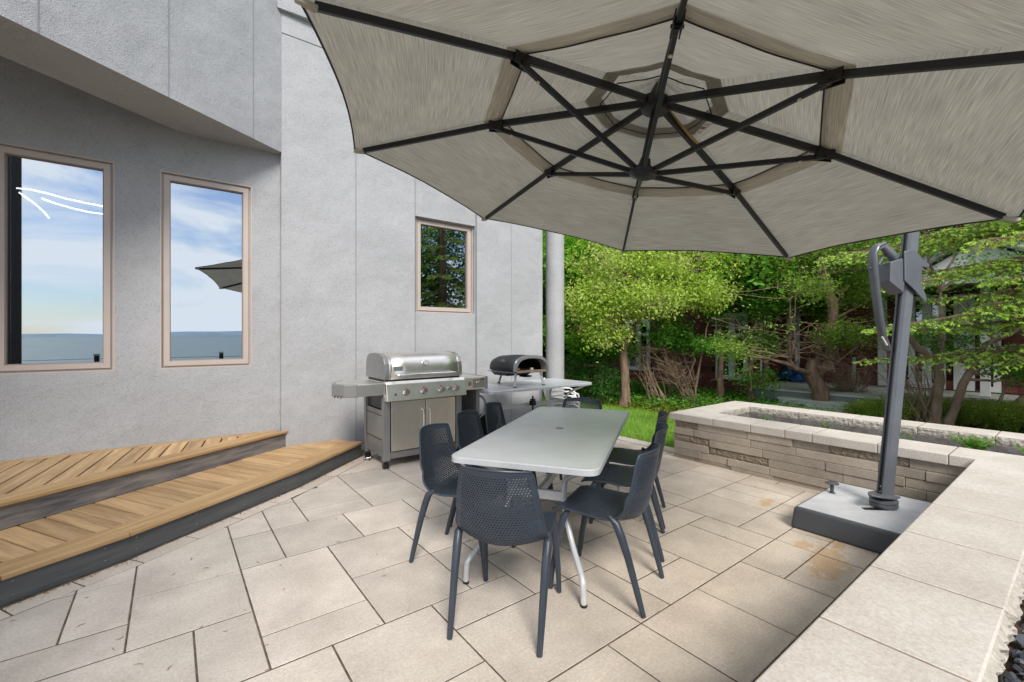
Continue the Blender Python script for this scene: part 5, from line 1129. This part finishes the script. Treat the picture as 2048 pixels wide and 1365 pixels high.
# forked tree on the right
b = G(1868, 852); dd = float(b @ FW)
make_tree('forked_tree', 'forked brown tree rising from the mulch right of the parasol pole', 'tree', b, [([b, A3(1880, 760, dd), A3(1873, 725, dd), A3(1840, 700, dd), A3(1800, 655, dd), A3(1790, 560, dd)], .075, .03), ([b+np.array([.15, -.12, 0]), A3(1925, 770, dd), A3(1950, 720, dd), A3(1970, 690, dd), A3(2060, 652, dd-.3)], .065, .03), ([A3(1878, 740, dd), A3(1880, 660, dd), A3(1875, 560, dd+.2)], .04, .015), ([A3(1950, 725, dd), A3(2000, 705, dd), A3(2070, 695, dd)], .03, .012)],
          [(A3(1880, 670, dd+.2), (.5, .5, .3), 1.2), (A3(2020, 730, dd), (.45, .45, .25), 1.2), (A3(1960, 560, dd+.6), (1.1, 1.1, .5), 1.5), (A3(1900, 450, dd+.5), (1.5, 1.5, .6), 1.5)], 190, 30, .055, .032, L_MG, bark=BARKG, clr=.11)
b = G(1975, 850); dd = float(b @ FW)
make_tree('leaning_shrub', 'grey stems leaning right over the mulch at the right edge', 'shrub', b, [([b, A3(2010, 825, dd), A3(2070, 785, dd)], .05, .035), ([A3(1985, 845, dd), A3(2005, 790, dd), A3(2025, 740, dd)], .03, .012), ([b+np.array([0, -.1, 0]), A3(2040, 832, dd-.2), A3(2090, 818, dd-.2)], .03, .02)], [(A3(2035, 745, dd), (.35, .35, .2), 1), (A3(2040, 850, dd-.3), (.3, .3, .08), 1)], 60, 30, .05, .03, L_MG, bark=BARKG, clr=.08, nsub=8)
# spruce at the right, its trunk outside the frame; drooping boughs with pale new tips
def spruce(name, label, base, height, blen, nb, lo, boughs=None, seed=3):
    random.seed(seed); base = Vector(base); root = empty(name, tuple(base), 0, label, 'tree'); MB().tube([(0, 0, -.1), (0.03, 0, height*.5), (0, 0, height)], [.20, .13, .02], 12).build('trunk', BARK, root, smooth=True)
    wood = MB(); C = []; Dn = []; T = []; Td = []; Br = []
    lst = []
    for k in range(nb):
        z = lo+(height-lo)*(k/nb)**1.1; a = k*2.4+random.uniform(-.3, .3); Lb = blen*(1-(z-lo)/(height-lo)*.85)*random.uniform(.8, 1.1); lst.append((z, a, Lb, -.12))
    for q in (boughs or []): lst.append(q)
    for (z, a, Lb, dr) in lst:
        s = Vector((0, 0, z)); d = Vector((math.cos(a), math.sin(a), 0)); pts = [s+d*(Lb*t)+Vector((0, 0, Lb*(.05*t+dr*t-.22*t*t+.12*t**3))) for t in np.linspace(0, 1, 9)]; wood.tube(pts, taper(8, .028*Lb/2.5+.006, .004), 5, caps=False)
        side = Vector((-d.y, d.x, 0)); nt_ = int(Lb/.075)
        for i in range(2, nt_):
            t = i/nt_; p = pts[0].lerp(pts[-1], t); j = min(7, int(t*8)); p = pts[j].lerp(pts[j+1], t*8-j)
            for sg in (-1, 1):
                l = (.20+.75*(1-t)*min(1, t*3))*Lb*.36*random.uniform(.6, 1.15); e = p+side*sg*l*.85+d*l*.62+Vector((0, 0, -l*.30*random.uniform(.3, 1.5))); wood.tube([p, p.lerp(e, .5)+Vector((0, 0, .02)), e], [.006, .004, .002], 3, caps=False)
                dead = random.random() < .09; m = max(3, int(l/.011))
                for q in range(m):
                    f = (q+.5)/m; c = p.lerp(e, f); c = c+Vector((random.gauss(0, .008), random.gauss(0, .008), random.gauss(0, .006)))
                    for w in range(2):
                        nd = ((e-p).normalized()*.7+Vector((random.gauss(0, 1), random.gauss(0, 1), random.gauss(0, .6)))*.55)
                        (Br if dead else C).append(c); 
                        if not dead: Dn.append(nd)
                    if not dead and random.random() < .16 and f > .2:      # short side shoot with a pale tip
                        sd = ((e-p).normalized()*.6+Vector((-(e-p).y, (e-p).x, -.3*l)).normalized()*random.choice([-1, 1])*.8).normalized()*random.uniform(.05, .11); te = c+sd
                        for w in range(6): C.append(c+sd*random.random()); Dn.append(sd.normalized()+Vector((random.gauss(0, .5), random.gauss(0, .5), random.gauss(0, .4))))
                        T.append(te); Td.append(sd.normalized())
                if not dead: T.append(e); Td.append((e-p).normalized())
    wood.build('branches', BARK, root)
    C = np.array([tuple(c) for c in C]); D = np.array([tuple(c) for c in Dn]); n = len(C); ll = rng.uniform(.022, .036, n); V, F = leaf_arrays(C+unit(D)*ll[:, None]*.4, ll, ll*.22, D, rng.normal(size=(n, 3))+[0, 0, .8]); fastmesh('needles', V, F, leafmat('needle_green', [(.07, .16, .02), (.16, .33, .04), (.28, .46, .08)], .4), root)
    T = np.array([tuple(c) for c in T]); Td = np.array([tuple(c) for c in Td]); per = 13; n = len(T)*per; D = np.repeat(Td, per, 0)*.9+rng.normal(size=(n, 3))*.55; D[:, 2] -= .15; P_ = np.repeat(T, per, 0)+np.repeat(Td, per, 0)*rng.uniform(-.012, .032, (n, 1)); ll = rng.uniform(.024, .042, n); V, F = leaf_arrays(P_+unit(D)*ll[:, None]*.3, ll, ll*.36, D, rng.normal(size=(n, 3))+[0, 0, 1]); fastmesh('new_tips', V, F, leafmat('pale_tip_green', [(.42, .66, .08), (.58, .80, .14), (.72, .88, .28)], .45), root)
    if Br:
        B_ = np.array([tuple(c) for c in Br]); n = len(B_); D = rng.normal(size=(n, 3)); ll = rng.uniform(.02, .034, n); V, F = leaf_arrays(B_, ll, ll*.25, D, rng.normal(size=(n, 3))); fastmesh('browned_needles', V, F, leafmat('rusty_needle', [(.28, .09, .03), (.45, .17, .06)], .3), root)
    print(name, n, len(C)); return root
sp0 = np.array([8.75, -.15, -.05])
def bough(px_, py_, d, dr=-.05):
    e = AT(px_, py_, d)-sp0; L_ = math.hypot(e[0], e[1]); a = math.atan2(e[1], e[0]); z = e[2]-L_*(.05+dr-.22+.12); return (z, a, L_, dr)
spruce('spruce_tree', 'spruce with drooping pale tipped boughs reaching in at the right edge', sp0, 7.5, 2.6, 46, 1.9,
       [bough(1722, 722, 6.6), bough(1700, 520, 6.8), bough(1640, 520, 7.2), bough(1860, 600, 5.8), bough(1830, 660, 6.0), bough(1900, 540, 5.6), bough(1960, 610, 5.3), bough(1760, 560, 6.6), bough(1920, 700, 6.0), bough(1880, 720, 6.4), bough(1800, 480, 6.4), bough(1990, 560, 5.0), bough(1860, 470, 6.0), bough(1950, 660, 5.6)])
spruce('spruce_tree', 'dark spruce outside the frame, mirrored in the small window', (8.2, -3.6, -1.0), 9.5, 3.2, 70, .6, seed=5)
# background wood closing the view
def backdrop_tree(k, px_, d, r, h, lm, lab, high=False):
    b = AT(px_, 700, d); b[2] = -.05
    make_tree('background_tree', lab, 'tree', b, [([b, b+np.array([0.1, 0, h*.5]), b+np.array([0, .1, h*.85])], .07 if high else .16, .03)], [(b+np.array([0, 0, h*.62]), (r, r, h*.36), 2), (b+np.array([r*.4, -r*.3, h*.38]), (r*.8, r*.8, h*.2), 1.2), (b+np.array([-r*.5, r*.2, h*.25]), (r*.6, r*.6, h*.16), .8)][:1 if high else 3], 420, 26, .15, .10, lm, clr=.26, nsub=30, minz=2.45 if high else None, group='trees beyond the yard')
backdrop_tree(0, 1100, 15, 2.4, 9, L_BR, 'bright tree filling the gap between house corner and column'); backdrop_tree(1, 1180, 17, 2.6, 10, L_MG, 'tall mid green tree behind the bright maple')
backdrop_tree(2, 1085, 12.2, 1.3, 3.2, L_DG, 'low dark tree seen in the slit beside the house corner')
backdrop_tree(3, 1330, 15.5, 2.4, 8, L_MG, 'tall tree showing above the yellow green tree'); backdrop_tree(4, 1530, 9.7, 1.3, 5.4, L_MG, 'leafy tree above the hawthorn at the parasol rim', True)
backdrop_tree(5, 1770, 10.3, 1.3, 5.6, L_BR, 'bright tree crown behind the top of the parasol pole', True); backdrop_tree(8, 1440, 10.0, 1.3, 5.2, L_BR, 'bright leafy crown over the shingled wall between the planter trees', True); backdrop_tree(9, 1640, 9.9, 1.2, 5.0, L_MG, 'leafy crown above the gnarled trunk', True)
backdrop_tree(6, 1960, 9.3, 1.2, 5.4, L_MG, 'tree crown above the neighbour gable', True); backdrop_tree(7, 2080, 14, 2.5, 7, L_MG, 'tree at the far right edge behind the spruce')
# ------------------------------------------------------------------ lawn grass, ground cover, low hedges
n = 52000; X = rng.uniform(4.95, 7.35, n); Yg = rng.uniform(2.3, 9.5, n); h = rng.uniform(.03, .075, n); a = rng.uniform(0, 6.28, n); ln = rng.normal(0, .35, (n, 2)); Z = np.full(n, -.035)
w = .0035; dx = np.cos(a)*w; dy = np.sin(a)*w; V = np.stack([np.stack([X-dx, Yg-dy, Z], 1), np.stack([X+dx, Yg+dy, Z], 1), np.stack([X+ln[:, 0]*h, Yg+ln[:, 1]*h, Z+h], 1)], 1).reshape(-1, 3)
tag(fastmesh('lawn_grass', V, np.arange(3*n), leafmat('grass_blade', [(.16, .36, .03), (.28, .52, .06), (.42, .62, .11)], .45), quad=3), 'bright green mown lawn between the patio and the trees', 'grass', kind='stuff')
def cover(name, lab, cat, region, n, L, h, lm):
    P_ = []
    while len(P_) < n:
        x, y = rng.uniform(region[0], region[1]), rng.uniform(region[2], region[3])
        if region[4](x, y) and rng.random() < .35+.65*(math.sin(x*3.1)*math.sin(y*2.7) > -.3): P_.append((x, y, -.05+rng.random()**1.5*h))
    C = np.array(P_); D = rng.normal(size=(n, 3)); D[:, 2] = abs(D[:, 2])*.4; up = rng.normal(size=(n, 3))*.4+[0, 0, 1]; ll = L*rng.uniform(.6, 1.2, n); V, F = leaf_arrays(C, ll, ll*.6, D, up); tag(fastmesh(name, V, F, lm), lab, cat, kind='stuff')
cover('ground_cover', 'dark green leafy ground cover below the trees and along the house', 'ground cover', (7.3, 10.9, 2.8, 12, lambda x, y: x > 8.0+.25*math.sin(y*2) or y > 5.2), 30000, .07, .20, L_MG)
cover('yellow_undergrowth', 'yellowing low weeds along the far lawn edge', 'weeds', (7.1, 8.2, 3.2, 10, lambda x, y: True), 7000, .045, .14, leafmat('weed_leaf', [(.14, .15, .02), (.32, .27, .03), (.14, .24, .03)], .4))
cover('bed_weeds', 'patches of green weeds on the mulch behind the planter', 'weeds', (6.4, 9.6, -1.5, 2.6, lambda x, y: math.sin(x*2.7+1)*math.sin(y*3.3) > .35), 5000, .05, .10, LAVB)
n = 9000; C = np.stack([rng.uniform(6.3, 10.4, n), rng.uniform(-3, 5, n), -.03+rng.random(n)*.02], 1); D = rng.normal(size=(n, 3)); D[:, 2] *= .25; V, F = leaf_arrays(C, rng.uniform(.02, .07, n), rng.uniform(.01, .03, n), D, rng.normal(size=(n, 3))*.3+[0, 0, 1])
tag(fastmesh('mulch_litter', V, F, leafmat('dead_leaf', [(.05, .03, .02), (.16, .09, .05), (.30, .19, .11)], .1)), 'brown bark mulch and dead leaves on the bed behind the planter', 'mulch', kind='stuff')
def hedge(px_, d, w, h, lab):
    b = AT(px_, 780, (9.55 if px_ < 1800 else 10.45)/ray(px_, 780)[0]); b[2] = -.05; make_tree('low_shrub', lab, 'shrub', b, [([b, b+np.array([0, 0, h*.6])], .02, .01)], [(b+np.array([0, 0, h*.5]), (w, w, h*.5), 1)], int(330*w), 60, .03, .018, L_LS, clr=.06, nsub=6, group='low rounded shrubs before the deck')
L_LS = leafmat('olive_box_leaf', [(.18, .30, .04), (.34, .48, .07), (.50, .60, .13)], .45)
hedge(1775, 8.9, .34, .42, 'low olive shrub directly behind the pole'); hedge(1830, 8.6, .42, .46, 'low olive shrub left of the forked tree'); hedge(1925, 8.9, .36, .40, 'low olive shrub between the forked stems'); hedge(1985, 8.7, .42, .42, 'low olive shrub at the foot of the porch'); hedge(1725, 9.2, .25, .36, 'small olive shrub left of the pole'); hedge(2045, 8.4, .4, .45, 'low olive shrub at the right picture edge')
ps = empty('reflection_blocker', (-4.7, -1.9, -.06), 0, 'added unseen dark reflection screen at the left behind the viewpoint, mirrored in the far left window', 'blocker')  # added unseen panel, keeps sky out of the far left window's reflection
for k in range(30): MB().box((-2.3+k*.153, -.02, 0), (-2.3+k*.153+.145, .02, 7.5)).build('board', mat('dark_blocker_board', (.035, .03, .028), .7, island=.3), ps)
for k, (x, y, h) in enumerate(((9.6, -6.5, 9), (7.4, -6.0, 8), (11.5, -4.5, 9), (5.6, -8.5, 8))):
    b = np.array([x, y, -1.0]); make_tree('shore_tree', ['broad dark tree right of the viewpoint, mirrored in the small window', 'dark tree nearest the shore, mirrored in the small window', 'tall dark tree beside the spruce outside the frame', 'dark tree down the bank behind the viewpoint'][k], 'tree', b, [([b, b+np.array([.1, 0, h*.5]), b+np.array([0, .1, h*.9])], .18, .05)], [(b+np.array([0, 0, h*.62]), (1.8, 1.8, h*.34), 2), (b+np.array([0, 0, h*.3]), (1.5, 1.5, h*.22), 1)], 300, 26, .16, .10, L_DG, clr=.28, nsub=20, thr=-1.0, group='trees on the shore side')
# posts and wires of the shore fence behind the camera, mirrored in the windows
for k, x in enumerate((-1.5, 1.2, 3.9)):
    f_ = empty('fence_post', (x, -4.2, -.06), 0, ['left', 'middle', 'right'][k]+' post of the wire fence behind the viewpoint, seen mirrored', 'fence post', 'shore fence posts'); MB().box((-.05, -.05, 0), (.05, .05, .98)).build('shaft', BLKM, f_); MB().box((-.06, -.06, .98), (.06, .06, 1.03)).build('cap', ALU, f_)
tag(MB().tube([(-6, -4.2, .8), (-1.5, -4.2, .84), (1.2, -4.2, .82), (3.9, -4.2, .84), (8, -4.2, .8)], .006, 5).build('fence_wire', BLKM), 'thin wire of the shore fence behind the viewpoint', 'wire')
